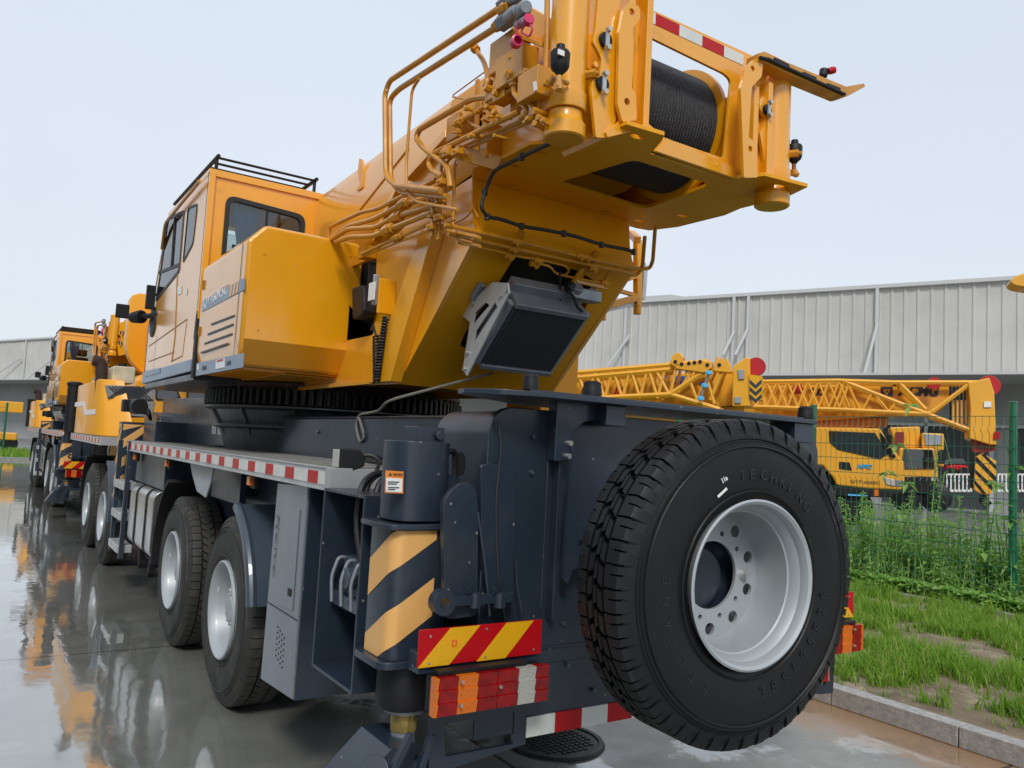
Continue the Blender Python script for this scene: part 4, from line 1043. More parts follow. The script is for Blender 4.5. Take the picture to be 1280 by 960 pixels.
# clamp rows and pipes across the sloped underside
rows = [([(556, 281), (650, 302), (722, 320), (790, 335), (812, 336), (816, 326), (819, 284)], .0125), ([(560, 292), (650, 312), (722, 328), (775, 338), (795, 345), (803, 335), (806, 296)], .0125), ([(572, 303), (634, 317), (655, 322), (668, 323), (706, 332), (712, 338), (706, 345), (694, 342), (688, 333), (676, 330)], .008), ([(706, 345), (752, 354), (756, 350), (758, 345), (765, 336), (775, 334)], .008)]
b = MB()
for pts, r in rows: b.tube([on_p(x, y, edge[0] + nn * .07, nn) for x, y in pts], r, seg=8, fil=.05, n=4)
b.build('underside_pipe', YPIPE, crane)
b = MB()
for a_, c_ in (((652, 290), (636, 324)), ((746, 315), (715, 358))): b.bar(on_p(*a_, edge[0] + nn * .03, nn), on_p(*c_, edge[0] + nn * .03, nn), .045, .03, nn)
for px, py in ((645, 302), (642, 311), (637, 320), (725, 320), (733, 322), (741, 336), (672, 326), (668, 330), (755, 354)):
    c = on_p(px, py, edge[0] + nn * .07, nn); b.cyl(c + EX * .03, c - EX * .03, .022, seg=6); b.cyl(c, c + nn * .04, .012, seg=6)
b.build('underside_clamp', YPIPE, crane, bevel=.002)
# black cable looping across the underside
pts = [on_x(690, 178, 2.24), on_x(652, 196, 2.24), on_x(616, 214, 2.24), on_x(606, 240, 2.25)] + [on_p(x, y, edge[2] * 1.0 if False else edge[1] + nn * .05, nn) for x, y in ((601, 260), (609, 271), (627, 274), (652, 283), (680, 287), (705, 292), (722, 296), (752, 306), (784, 312), (792, 315))]
b = MB(); b.tube(pts, .011, seg=8, fil=.12, n=6)
for p in pts[1::2]: b.tube([p - V((.0, .0, .018)), p + V((.0, .0, .018))], .016, seg=6)
b.build('sensor_cable', HOSE, crane)
# quick couplings with magenta caps at the top left
b = MB()
for a_, c_, r in (((630, 26), (646, 12), .030), ((648, 18), (658, 8), .036), ((632, 6), (652, -8), .028), ((646, 32), (660, 24), .022)):
    p, q_ = on_x(*a_, 2.04), on_x(*c_, 2.00); b.lathe([(0, r * .85), (.02, r), ((q_-p).length * .8, r), ((q_-p).length, r * .8)], p, q_ - p, 24)
b.cyl(on_x(626, 30, 2.04), on_x(640, 20, 2.04), .044, seg=6); b.cyl(on_x(628, 8, 2.03), on_x(640, 0, 2.03), .044, seg=6)
qc = b.build('quick_coupling', GALV, crane, bevel=.002)
b = MB(); c = on_x(644, 54, 2.0); b.lathe([(0, .03), (.035, .03), (.038, .02), (.01, .02)], c, (-.2, -.8, .0), 20); c2 = on_x(660, 26, 2.0); b.lathe([(-.01, .026), (.02, .026)], c2, (-.3, -1, .2), 20)
b.tube([c2, on_x(666, 36, 2.0), on_x(662, 46, 2.0), on_x(650, 40, 2.0), c2], .005, fil=.03); b.tube([c, on_x(646, 34, 2.0), on_x(650, 24, 2.0)], .005, fil=.02); b.build('dust_cap', PINK, qc)
b = MB(); b.prism(PX([(636, 34), (662, 8), (690, 24), (686, 56), (668, 50)], 2.20), (.04, 0, 0)); b.prism(PX([(640, 38), (676, 52), (676, 58), (636, 44)], 2.14), (.06, 0, 0)); b.build('coupling_bracket', YEL2, crane, bevel=.004)
b = MB(); b.tube([on_x(684, -5, 2.12), on_x(683, 60, 2.12), on_x(682, 92, 2.12)], .014); b.build('riser_pipe', YPIPE, crane)
# valve blocks
b = MB()
def vb(px0, py0, px1, py1, x, t, b=b):
    p = on_x(px0, py0, x); q_ = on_x(px1, py1, x); y0, y1 = sorted((p.y, q_.y)); z0, z1 = sorted((p.z, q_.z)); b.box(x - t, x, y0, y1, z0, z1)
for a in ((636, 64, 662, 86, 2.2, .12), (640, 82, 672, 100, 2.16, .10), (632, 98, 652, 122, 2.18, .08), (628, 112, 642, 124, 2.14, .06), (666, 102, 690, 122, 2.12, .09), (618, 116, 628, 126, 2.14, .06), (646, 124, 660, 134, 2.2, .04), (564, 150, 577, 172, 2.2, .03)): vb(*a)
b.build('valve_block', YPIPE, crane, bevel=.006)
b = MB()
rnd = random.Random(3)
for px, py, r in ((641, 72, .022), (650, 58, .016), (641, 94, .03), (636, 94, .024), (672, 90, .024), (680, 92, .02), (660, 90, .02), (668, 112, .012), (675, 109, .012), (682, 106, .012), (670, 118, .012), (678, 115, .012), (688, 104, .02), (694, 100, .02), (612, 112, .026), (622, 118, .022), (610, 135, .018), (620, 142, .02), (612, 146, .014), (604, 150, .012), (624, 146, .014), (672, 140, .024), (676, 148, .02), (672, 156, .022), (680, 152, .016), (662, 150, .018), (568, 156, .010), (568, 166, .010), (574, 154, .010), (620, 170, .014), (590, 170, .02), (585, 136, .02), (596, 140, .016)):
    c = on_x(px, py, 2.08); d = V((-1, rnd.uniform(-.6, .3), rnd.uniform(-.3, .3))).normalized(); r *= .8; b.cyl(c, c + d * r * 1.5, r, seg=6); b.cyl(c, c - d * .07, r * .75, seg=8)
b.build('port_fitting', YPIPE, crane, bevel=.002)
b = MB(); b.prism(PX([(666, 103), (670, 101), (671, 112), (667, 114)], 2.025), (.002, 0, 0)); b.build('sticker', WHITE, crane)

# ---- oil cooler hanging on the slope
cn = nn
def on_c(px, py, off): return on_p(px, py, edge[0] + cn * off, cn)
OF = .30
tl, tr, br, bl = on_c(647, 380, OF), on_c(737, 396, OF), on_c(686, 472, OF), on_c(600, 461, OF)
# make it a true rectangle
cx_ = (tl + tr + br + bl) / 4; hx = ((tr - tl).x + (br - bl).x) / 4; up = (edge[1] - edge[0]).normalized(); hu = ((tl - bl).dot(up) + (tr - br).dot(up)) / 4
def cc(a, u_, n_=0.0): return cx_ + EX * a * hx + up * u_ * hu + cn * n_
def cbox(a0, a1, u0, u1, n0, n1, b): return b.add([cc(a0,u0,n0),cc(a1,u0,n0),cc(a1,u1,n0),cc(a0,u1,n0),cc(a0,u0,n1),cc(a1,u0,n1),cc(a1,u1,n1),cc(a0,u1,n1)], [(0,1,2,3),(4,7,6,5),(0,4,5,1),(1,5,6,2),(2,6,7,3),(3,7,4,0)])
b = MB(); cbox(-1, 1, .86, 1.0, -.14, 0, b); cbox(-1, 1, -1, -.87, -.14, 0, b); cbox(-1, 1, -1, 1, -.17, -.14, b); cbox(-1, 1, .86, 1.22, -.20, -.12, b)
oc_ = b.build('oil_cooler', GALV, crane, bevel=.006)
b = MB(); cbox(-.97, .97, -.86, .86, -.12, -.03, b); b.build('cooler_core', CORE, oc_)
b = MB(); nf = 28
for k in range(nf):
    a = -.96 + 1.92 * k / (nf - 1); cbox(a - .012, a + .012, -.86, .86, -.03, -.012, b)
b.build('cooler_fins', FIN, oc_)
b = MB(); b.tube([cc(-1.06, .9, -.05), cc(-1.06, -.9, -.05)], .030, seg=12); b.tube([cc(-1.16, .8, -.10), cc(-1.16, -.85, -.10)], .025, seg=12); b.tube([cc(1.04, .95, -.05), cc(1.04, -.95, -.05)], .028, seg=12)
b.build('side_tube', GREYP, oc_)
b = MB(); p = [cc(-1.36, 1.25, .0), cc(-1.36, 1.35, -.06), cc(-1.36, .95, -.20), cc(-1.36, .35, -.26), cc(-1.36, -.2, -.34), cc(-1.36, -.45, -.34), cc(-1.36, -.25, -.2), cc(-1.36, -.95, -.06), cc(-1.36, -1.15, -.02), cc(-1.36, -1.1, .05)]
h1 = [cc(-1.36, .75, -.03), cc(-1.36, .75, -.075), cc(-1.36, -.2, -.10), cc(-1.36, -.45, -.06)]
h2 = [cc(-1.36, .55, -.11), cc(-1.36, .50, -.155), cc(-1.36, .05, -.20), cc(-1.36, -.2, -.16)]
try: b.plate(p, [h1, h2], EX * .012)
except Exception: b.prism(p, EX * .012)
b.build('mounting_bracket', ALU, oc_, bevel=.002)
b = MB(); cbox(-1.45, -1.27, .2, .65, -.34, -.26, b); b.build('mounting_foot', GALV, oc_, bevel=.004)
b = MB()
for u_, n_ in ((1.22, -.03), (1.0, -.05), (-.75, -.06), (-1.05, 0), (.15, -.26)): c = cc(-1.37, u_, n_); b.cyl(c, c - EX * .012, .014, seg=6)
b.build('bolt', ZINC, oc_)
b = MB(); c = cc(.62, 1.22, -.14); b.cyl(c, c + up * .06, .05); b.cyl(c + EX * .05, c + EX * .17 + up * .03, .03); b.box(c.x - .05, c.x + .2, c.y - .05, c.y + .05, c.z - .04, c.z + .03); b.build('hydraulic_motor', GALV, oc_, bevel=.006)
b = MB(); c = on_c(710, 362, OF - .1); b.cyl(c, c + EX * .03 + EZ * .04, .028); b.tube([c, c + V((.06, 0, -.05)), c + V((.08, 0, -.10)), c + V((.12, 0, -.12))], .010, fil=.03); b.tube([on_c(700, 385, OF-.1), on_c(700, 340, .1)], .008); b.build('motor_plug', BLACK, oc_)
pp = [on_c(704, 372, OF-.15), on_c(728, 336, .12)]
b = MB(); b.bar(pp[0], pp[1], .02, .02); b.bar(on_c(758, 360, .1), on_c(720, 352, .1), .02, .02); b.build('pipe_strut', YPIPE, oc_)
# strap hanging from the cooler to the chassis
b = MB(); q = [on_c(616, 466, .2), on_z(572, 497, 2.3) if False else V((2.12, 4.6, 2.16)), V((2.2, 4.9, 2.10)), V((2.19, 5.2, 2.08)), V((2.19, 5.25, 2.0)), V((2.19, 5.15, 1.88)), V((2.19, 5.08, 1.93)), V((2.19, 5.2, 2.06))]
b.tube(q, .010, seg=6, fil=.1); b.build('webbing_strap', mat('dusty_webbing', (.16, .15, .13), .9), crane)

# ---- service ladder frame on the right side
b = MB()
for a_, c_, w_ in (((797, 300), (797, 384), .05), ((750, 372), (753, 390), .05), ((760, 356), (796, 344), .045), ((752, 384), (796, 372), .05), ((772, 363), (797, 370), .03)): b.bar(on_y(*a_, 4.45), on_y(*c_, 4.45), w_, w_)
for px in ((797, 378), (753, 385)): c = on_y(*px, 4.45); b.cyl(c - EZ * .01, c - EZ * .09, .03)
b.bar(on_y(789, 292, 4.45), on_y(797, 300, 4.3), .05, .05)
b.build('service_step_frame', YEL2, crane, bevel=.004)
b = MB(); b.bar(on_y(806, 332, 4.5), on_y(803, 374, 4.5), .035, .035); b.bar(on_y(770, 336, 4.5), on_y(806, 331, 4.5), .03, .03); b.bar(on_y(757, 386, 4.46), on_y(794, 378, 4.46), .02, .05); b.build('step_tread', ALU, crane)

# ---- side cabin box with louvres
z0, zk, z1 = 2.395, 2.585, 3.43
pts = []
for y in (5.8, 7.18):
    lo = y + (.13 if y < 6 else -.02)
    pts += [V((1.53, lo, z0)), V((2.36, lo, z0)), V((1.5, y, zk)), V((2.39, y, zk)), V((1.5, y, 3.30)), V((1.62, y, z1)), V((2.33, y, z1)), V((2.39, y, 3.40))]
pts = [p + (V((0, -.25 if p.y > 7 else 0, 0)) if p.z > 3.35 and p.y > 7 else V((0, 0, 0))) for p in pts]
sb = hull(pts).build('side_cabinet', YEL, crane, bevel=.028, bseg=4, angle=14)
b = MB(); lv = [((264, 407), (293, 396)), ((259.5, 419.5), (291.5, 407)), ((255.5, 431), (290, 419)), ((251, 442.5), (285, 431))]
for a_, c_ in lv:
    p, q_ = on_x(*a_, 1.4965), on_x(*c_, 1.4965); b.prism([p, q_, q_ + V((0, .008, .017)), p + V((0, .0, .017))], (-.002, 0, 0))
b.build('louvre', INK, sb)
b = MB(); b.prism(PX([(252.5, 377), (306, 347), (306, 362), (252.5, 390)], 1.4975), (-.002, 0, 0)); bd = b.build('model_band', SLATE, sb)
b = MB(); b.prism(PX([(246, 454), (305.5, 441), (304, 459), (245, 470)], 1.4975), (-.002, 0, 0)); b.build('lower_band', SLATE, sb)
b = MB()
for k in range(3):
    x = 286.5 + k * 4.0; b.prism(PX([(x, 371 - k*2), (x + 2.4, 370 - k*2), (x + 4.4, 356 - k*2), (x + 2.0, 357.2 - k*2)], 1.4945), (-.0012, 0, 0))
b.build('band_slash', YEL2, bd)
p = on_x(253.5, 388, 1.4945); q_ = on_x(284.5, 370.2, 1.4945); dd = (q_ - p); dd.x = 0
text('QY160K5C', 'model_lettering', .12, p, dd, EX.cross(dd.normalized()) * -1 if False else V((0, 0, 1)), WHITE, bd, depth=.001, width=dd.length * .98, bold=.0)
b = MB()
p = on_x(305.2, 300, 1.4975)
b.box(1.496, 1.498, 5.925, 5.932, 2.42, 3.33); b.build('panel_seam', INK, sb)
b = MB(); b.prism(PX([(270, 450), (281, 447.5), (281, 459), (269.5, 461.5)], 1.494), (-.0015, 0, 0)); b.prism(PX([(246.5, 456), (248.5, 455.5), (248.5, 462), (246.5, 462.5)], 1.494), (-.0015, 0, 0)); s_ = b.build('sticker', WHITE, sb)
b = MB(); b.prism(PX([(271, 450.2), (279, 448.4), (279, 451), (271, 452.8)], 1.492), (-.0008, 0, 0)); b.build('sticker_header', RED, s_)
b = MB()
for x in (253, 283.5): b.prism(PX([(x, 458 - (x-253)*.2), (x + 5, 457 - (x-253)*.2), (x + 5, 462 - (x-253)*.2), (x, 463 - (x-253)*.2)], 1.495), (-.002, 0, 0))
b.build('latch', INK, sb)
b = MB(); b.box(1.55, 2.35, 5.98, 7.1, 2.384, 2.393)
for k in range(12): b.box(1.6, 2.3, 6.0 + k*.09, 6.02 + k*.09, 2.376, 2.385)
b.build('tread_plate_floor', YEL2, sb)
# things between the box and the frame
b = MB(); b.box(2.40, 2.47 - .17 + .02 if False else 2.44, 5.5, 5.9, 2.9, 3.1); eb = PX([(478, 345), (496, 340), (494, 385), (475, 390)], 2.12)
ey0, ey1 = on_x(494, 365, 2.27).y, on_x(473, 365, 2.14).y; ez0, ez1 = on_x(480, 389, 2.14).z, on_x(480, 345, 2.14).z
b = MB(); b.box(2.14, 2.27, min(ey0, ey1), max(ey0, ey1), ez0, ez1); ebx = b.build('switch_box', YEL2, crane, bevel=.01)
b = MB(); b.box(2.10, 2.14, min(ey0, ey1) + .02, max(ey0, ey1) - .02, ez0 + .05, ez1 + .02); b.build('clear_cover', GREYP, ebx, bevel=.01)
b = MB(); b.box(2.09, 2.10, (ey0 + ey1) / 2 - .05, (ey0 + ey1) / 2 + .04, ez0 + .08, ez1 - .04); b.build('switch_label', WHITE, ebx)
b = MB()
def coil(p, q_, r, turns, tr):
    p, q_ = V(p), V(q_); d = (q_ - p); u, v = orth(d); n = turns * 10
    return [p + d * (i / n) + (u * cos(2*pi*i/10) + v * sin(2*pi*i/10)) * r for i in range(n + 1)]
yc_ = (ey0 + ey1) / 2 - .02
b.tube(coil((2.2, yc_, ez0 - .02), (2.19, yc_ + .06, 2.30), .018, 22, 0), .0075, seg=6); b.tube(coil((2.19, yc_ + .06, 2.30), (2.2, yc_ + .14, 2.62), .018, 16, 0), .0075, seg=6)
b.tube([(2.2, yc_ + .14, 2.62), (2.2, yc_ + .2, 2.70), (2.25, yc_ + .34, 2.68)], .008)
b.build('coiled_cable', HOSE, crane)
b = MB(); b.prism(rounded(PX([(455, 362), (470, 358), (471, 392), (467, 398), (456, 402)], 2.28), .04), (-.1, 0, 0)); b.build('rubber_cover', BLACK, crane, bevel=.015)
b = MB(); b.box(2.2, 2.3, 5.34, 5.46, 3.22, 3.31); b.build('hinge_bracket', YEL2, crane, bevel=.006)

# ---- crane operator's cab
ca = thing  # keep names short
Yc0, Yc1, Zc0, Zc1 = 7.28, 9.72, 2.42, 4.20
so_ = [V((1.5, Yc0, 2.52)), V((1.5, Yc0, 4.17)), V((1.5, 9.10, 4.13)), V((1.5, 9.42, 3.72)), V((1.5, 9.72, 3.1)), V((1.5, 9.74, 2.52))]
w1 = rounded(PX([(210.5, 274), (230, 266), (224, 338), (196, 374)], 1.5), .05); w2 = rounded(PX([(235.5, 261), (247, 256), (241.5, 304), (229, 328)], 1.5), .06)
b = MB(); b.plate(so_, [w1, w2], (.05, 0, 0)); b.plate([p + V((1.0, 0, 0)) for p in so_], [[p + V((1.0, 0, 0)) for p in w1]], (.05, 0, 0))
b.box(1.5, 2.55, Yc0 - .0 - .02, 9.12, 4.16, 4.22)
rw = rounded([V((1.68, Yc0, 3.12)), V((2.37, Yc0, 3.12)), V((2.37, Yc0, 3.96)), V((1.68, Yc0, 4.0))], .08)
b.plate([V((1.55, Yc0, 2.45)), V((2.5, Yc0, 2.45)), V((2.5, Yc0, 4.16)), V((1.55, Yc0, 4.16))], [rw], (0, .05, 0))
b.box(1.5, 1.552, Yc0 - .03, Yc0 + .02, 2.46, 4.19); b.box(2.50, 2.56, Yc0 - .03, Yc0 + .02, 2.46, 4.15)
b.box(1.55, 2.5, Yc0 + .05, 9.7, 2.5, 2.56)
cabo = b.build('operator_cab', YEL, crane, bevel=.014, bseg=3)
b = MB(); b.box(1.5, 2.55, 9.14, 9.16, 2.5, 2.9); b.bar((1.53, 9.1, 4.13), (1.53, 9.74, 3.0), .06, .06); b.bar((2.52, 9.1, 4.13), (2.52, 9.74, 3.0), .06, .06); b.box(1.5, 2.55, 9.68, 9.74, 2.5, 3.02); b.build('windscreen_frame', YEL2, cabo)
b = MB(); b.plate(rounded([V((1.66, Yc0 - .012, 3.10)), V((2.39, Yc0 - .012, 3.10)), V((2.39, Yc0 - .012, 3.98)), V((1.66, Yc0 - .012, 4.02))], .09), [rounded([V((1.70, Yc0 - .012, 3.14)), V((2.35, Yc0 - .012, 3.14)), V((2.35, Yc0 - .012, 3.94)), V((1.70, Yc0 - .012, 3.98))], .07)], (0, .03, 0))
b.box(2.03, 2.045, Yc0 + .0, Yc0 + .012, 3.14, 3.96)
def grow(poly, k):
    c = sum(poly, V((0, 0, 0))) / len(poly); return [c + (p - c) * k for p in poly]
for w_ in (w1, w2): b.plate([p - V((.006, 0, 0)) for p in grow(w_, 1.07)], [[p - V((.006, 0, 0)) for p in grow(w_, .97)]], (.012, 0, 0))
p_, q_ = on_x(199, 341, 1.5), on_x(224, 331, 1.5); b.bar(p_, q_, .012, .035); b.bar(on_x(219.5, 272, 1.5), on_x(215, 334, 1.5), .012, .03, (1, 0, 0))
b.build('window_seal', SEAL, cabo)
b = MB(); b.plate(w1, [], (.006, 0, 0)); b.plate(w2, [], (.006, 0, 0)); b.plate([V((p.x, Yc0 + .01, p.z)) for p in rw], [], (0, .006, 0)); b.plate([p + V((1.02, 0, 0)) for p in w1], [], (.006, 0, 0))
b.prism([V((1.55, 9.12, 4.12)), V((2.5, 9.12, 4.12)), V((2.5, 9.72, 3.05)), V((1.55, 9.72, 3.05))], (0, .01, 0)); b.build('window_glass', GLASS, cabo)
b = MB(); zz = [4.0, 3.8, 3.55, 3.3, 3.14]; ww = [.11, .10, .045, .06, .075]; n = 8
vs = []; 
for z, w_ in zip(zz, ww):
    for k in range(n + 1): vs.append((1.87 + (-1 + 2*k/n) * w_, Yc0 + .10 + .015 * (k % 2), z))
fs = [(i*(n+1)+k, i*(n+1)+k+1, (i+1)*(n+1)+k+1, (i+1)*(n+1)+k) for i in range(4) for k in range(n)]
b.add(vs, fs); b.build('curtain', CURT, cabo)
b = MB(); b.box(1.8, 2.3, 8.0, 8.5, 2.9, 3.0); b.prism([V((1.82, 7.95, 3.0)), V((2.28, 7.95, 3.0)), V((2.24, 7.75, 3.65)), V((1.86, 7.75, 3.65))], (0, .1, 0)); b.box(1.9, 2.2, 7.72, 7.8, 3.68, 3.85); b.box(1.65, 1.75, 7.9, 8.6, 2.56, 3.15); b.build('seat', INT, cabo, bevel=.03)
b = MB(); b.box(1.74, 1.79, Yc0 - .03, Yc0 - .018, 3.50, 3.58); b.box(2.24, 2.30, Yc0 - .03, Yc0 - .018, 3.46, 3.53); b.build('window_latch', BLACK, cabo, bevel=.008)
b = MB(); b.prism([V((1.492, Yc0 + .03, 2.42)), V((1.492, 9.78, 2.40)), V((1.492, 9.78, 2.53)), V((1.492, Yc0 + .03, 2.53))], (1.05, 0, 0)); b.build('cab_skirt', SLATE, cabo, bevel=.01)
b = MB(); b.prism(PX([(181, 464), (200, 459.5), (200, 466), (181, 471)], 1.489), (-.003, 0, 0)); b.build('skirt_panel', SLATE, cabo, bevel=.001)
b = MB(); 
for pts_ in ([(222, 340), (219, 420), (215, 451)], ): b.tube(PX(pts_, 1.499), .006)
for a_, c_ in (((186, 433), (234, 399)), ((234, 399), (228, 445)), ((228, 445), (214, 452)), ((186, 452), (218, 440))): b.bar(on_x(*a_, 1.4995), on_x(*c_, 1.4995), .004, .012)
b.build('door_line', PLINE, cabo)
c = on_x(192, 402.5, 1.5); b = MB(); b.lathe([(0, .17), (.012, .165), (.014, .13)], c, (-1, 0, 0), 32); b.build('air_outlet', BLACK, cabo)
b = MB(); b.prism(PX([(222, 359), (227, 357), (227, 367), (222, 369)], 1.496), (-.002, 0, 0)); b.prism(PX([(232, 361), (234, 360), (234, 368), (232, 369)], 1.496), (-.002, 0, 0)); q = [V((1.60, Yc0 - .002, 3.03)), V((1.72, Yc0 - .002, 3.03)), V((1.72, Yc0 - .002, 3.07)), V((1.60, Yc0 - .002, 3.07))]; b.prism(q, (0, -.002, 0)); b.build('sticker', WHITE, cabo)
b = MB(); b.box(1.59, 1.68, Yc0 - .012, Yc0, 2.86, 2.95); b.build('socket', BLACK, cabo, bevel=.01)
b = MB()
for z in (4.34,):
    for k in range(11): b.tube([(1.56, 7.3 + k*.165, z), (2.46, 7.3 + k*.165, z)], .012)
    for x in (1.56, 2.46): b.tube([(x, 7.24, z), (x, 9.15, z)], .018); [b.tube([(x, y, 4.2), (x, y, z)], .016) for y in (7.3, 9.0)]
b.build('roof_guard', BLACK, cabo)
b = MB(); b.tube([(1.46, 7.45, 4.14), (1.46, 9.0, 4.08), (1.49, 9.25, 3.85)], .016, fil=.1); b.build('gutter', YPIPE, cabo)
c = on_x(190, 372, 1.46); b = MB(); b.box(c.x - .06, c.x + .03, c.y - .03, c.y + .03, c.z - .13, c.z + .13); b.tube([c, c + V((.1, 0, .1)), (1.55, 9.6, 3.5)], .012); b.build('mirror', BLACK, cabo, bevel=.02)
c = on_x(166, 397, 1.34); b = MB(); b.lathe([(0, .06), (.18, .075), (.20, .065)], c, (.35, -1, 0), 18); b.box(c.x - .14, c.x - .0, c.y + .3, c.y + .35, c.z + .02, c.z + .18); b.tube([c + V((.05, -.1, 0)), c + V((.2, -.6, .0))], .03); b.build('cab_work_lamp', BLACK, cabo, bevel=.01)
b = MB(); b.box(1.485, 1.56, 7.16, 7.25, 2.36, 2.75); b.prism([V((1.49, 7.2, 2.7)), V((1.49, 7.3, 2.7)), V((1.49, 7.27, 2.95))], (.05, 0, 0)); b.build('corner_guard', BLACK, cabo, bevel=.008)
b = MB(); b.box(1.5, 2.3, 7.2, 9.6, 2.34, 2.40); b.build('cab_mount', NAVY, cabo, bevel=.01)
# ---- weld beads, bolts, cables and small fittings on the dark rear body
b = MB()
for z_ in (1.02,):
    b.tube([(1.88, 2.945, z_), (2.6, 2.945, z_)], .004, seg=6)
b.tube([(1.846, 2.948, 1.04), (1.846, 2.948, 1.94)], .005, seg=6)
b.tube([(2.17, 2.946, 1.2), (2.17, 2.946, 2.0)], .004, seg=6)
b.tube([(2.195, 3.5, 2.062), (2.195, 9.0, 2.062)], .006, seg=6)
b.build('weld_bead', NAVY, crane)
b = MB()
for x_, z_ in ((2.08, 1.96), (2.08, 1.80), (2.30, 1.92), (1.93, 1.10), (2.30, 1.12), (2.02, .93), (2.34, .93), (2.10, .80), (2.5, .80)):
    b.cyl((x_, 2.95, z_), (x_, 2.936, z_), .011, seg=6)
b.build('bolt', NAVYL, crane)
b = MB()
b.tube([(1.88, 2.93, 2.02), (1.90, 2.925, 1.9), (1.885, 2.925, 1.7), (1.90, 2.925, 1.5), (1.93, 2.925, 1.3), (1.99, 2.925, 1.08)], .006, seg=6, fil=.08)
b.build('lamp_cable', HOSE, crane)
b = MB()
for k in range(6): c_ = V((2.197, 4.2 + k * .9, 1.95)); b.cyl(c_, c_ - EX * .012, .016, seg=6)
b.build('bolt', NAVYL, crane)
b = MB()
for k, dy in enumerate((0, .07, .15)):
    b.tube([(2.19, 3.6 + dy, 1.85), (2.12, 3.75 + dy, 1.80), (2.06, 4.1 + dy, 1.775), (2.12, 4.6 + dy, 1.77), (2.19, 5.0 + dy, 1.80)], .014, seg=8, fil=.12)
b.build('hydraulic_hose', HOSE, crane)
# hinges, handle and screws on the side cabinet
b = MB()
for z_ in (2.75, 3.15): b.cyl((1.494, 7.10, z_ - .04), (1.494, 7.10, z_ + .04), .010, seg=8)
b.build('hinge', PLINE, sb)
b = MB()
for x_, z_ in ((1.62, 2.66), (1.62, 3.22), (2.28, 2.66), (2.28, 3.32)): b.cyl((x_, 5.80, z_), (x_, 5.793, z_), .009, seg=8)
b.build('bolt', YEL2, sb)
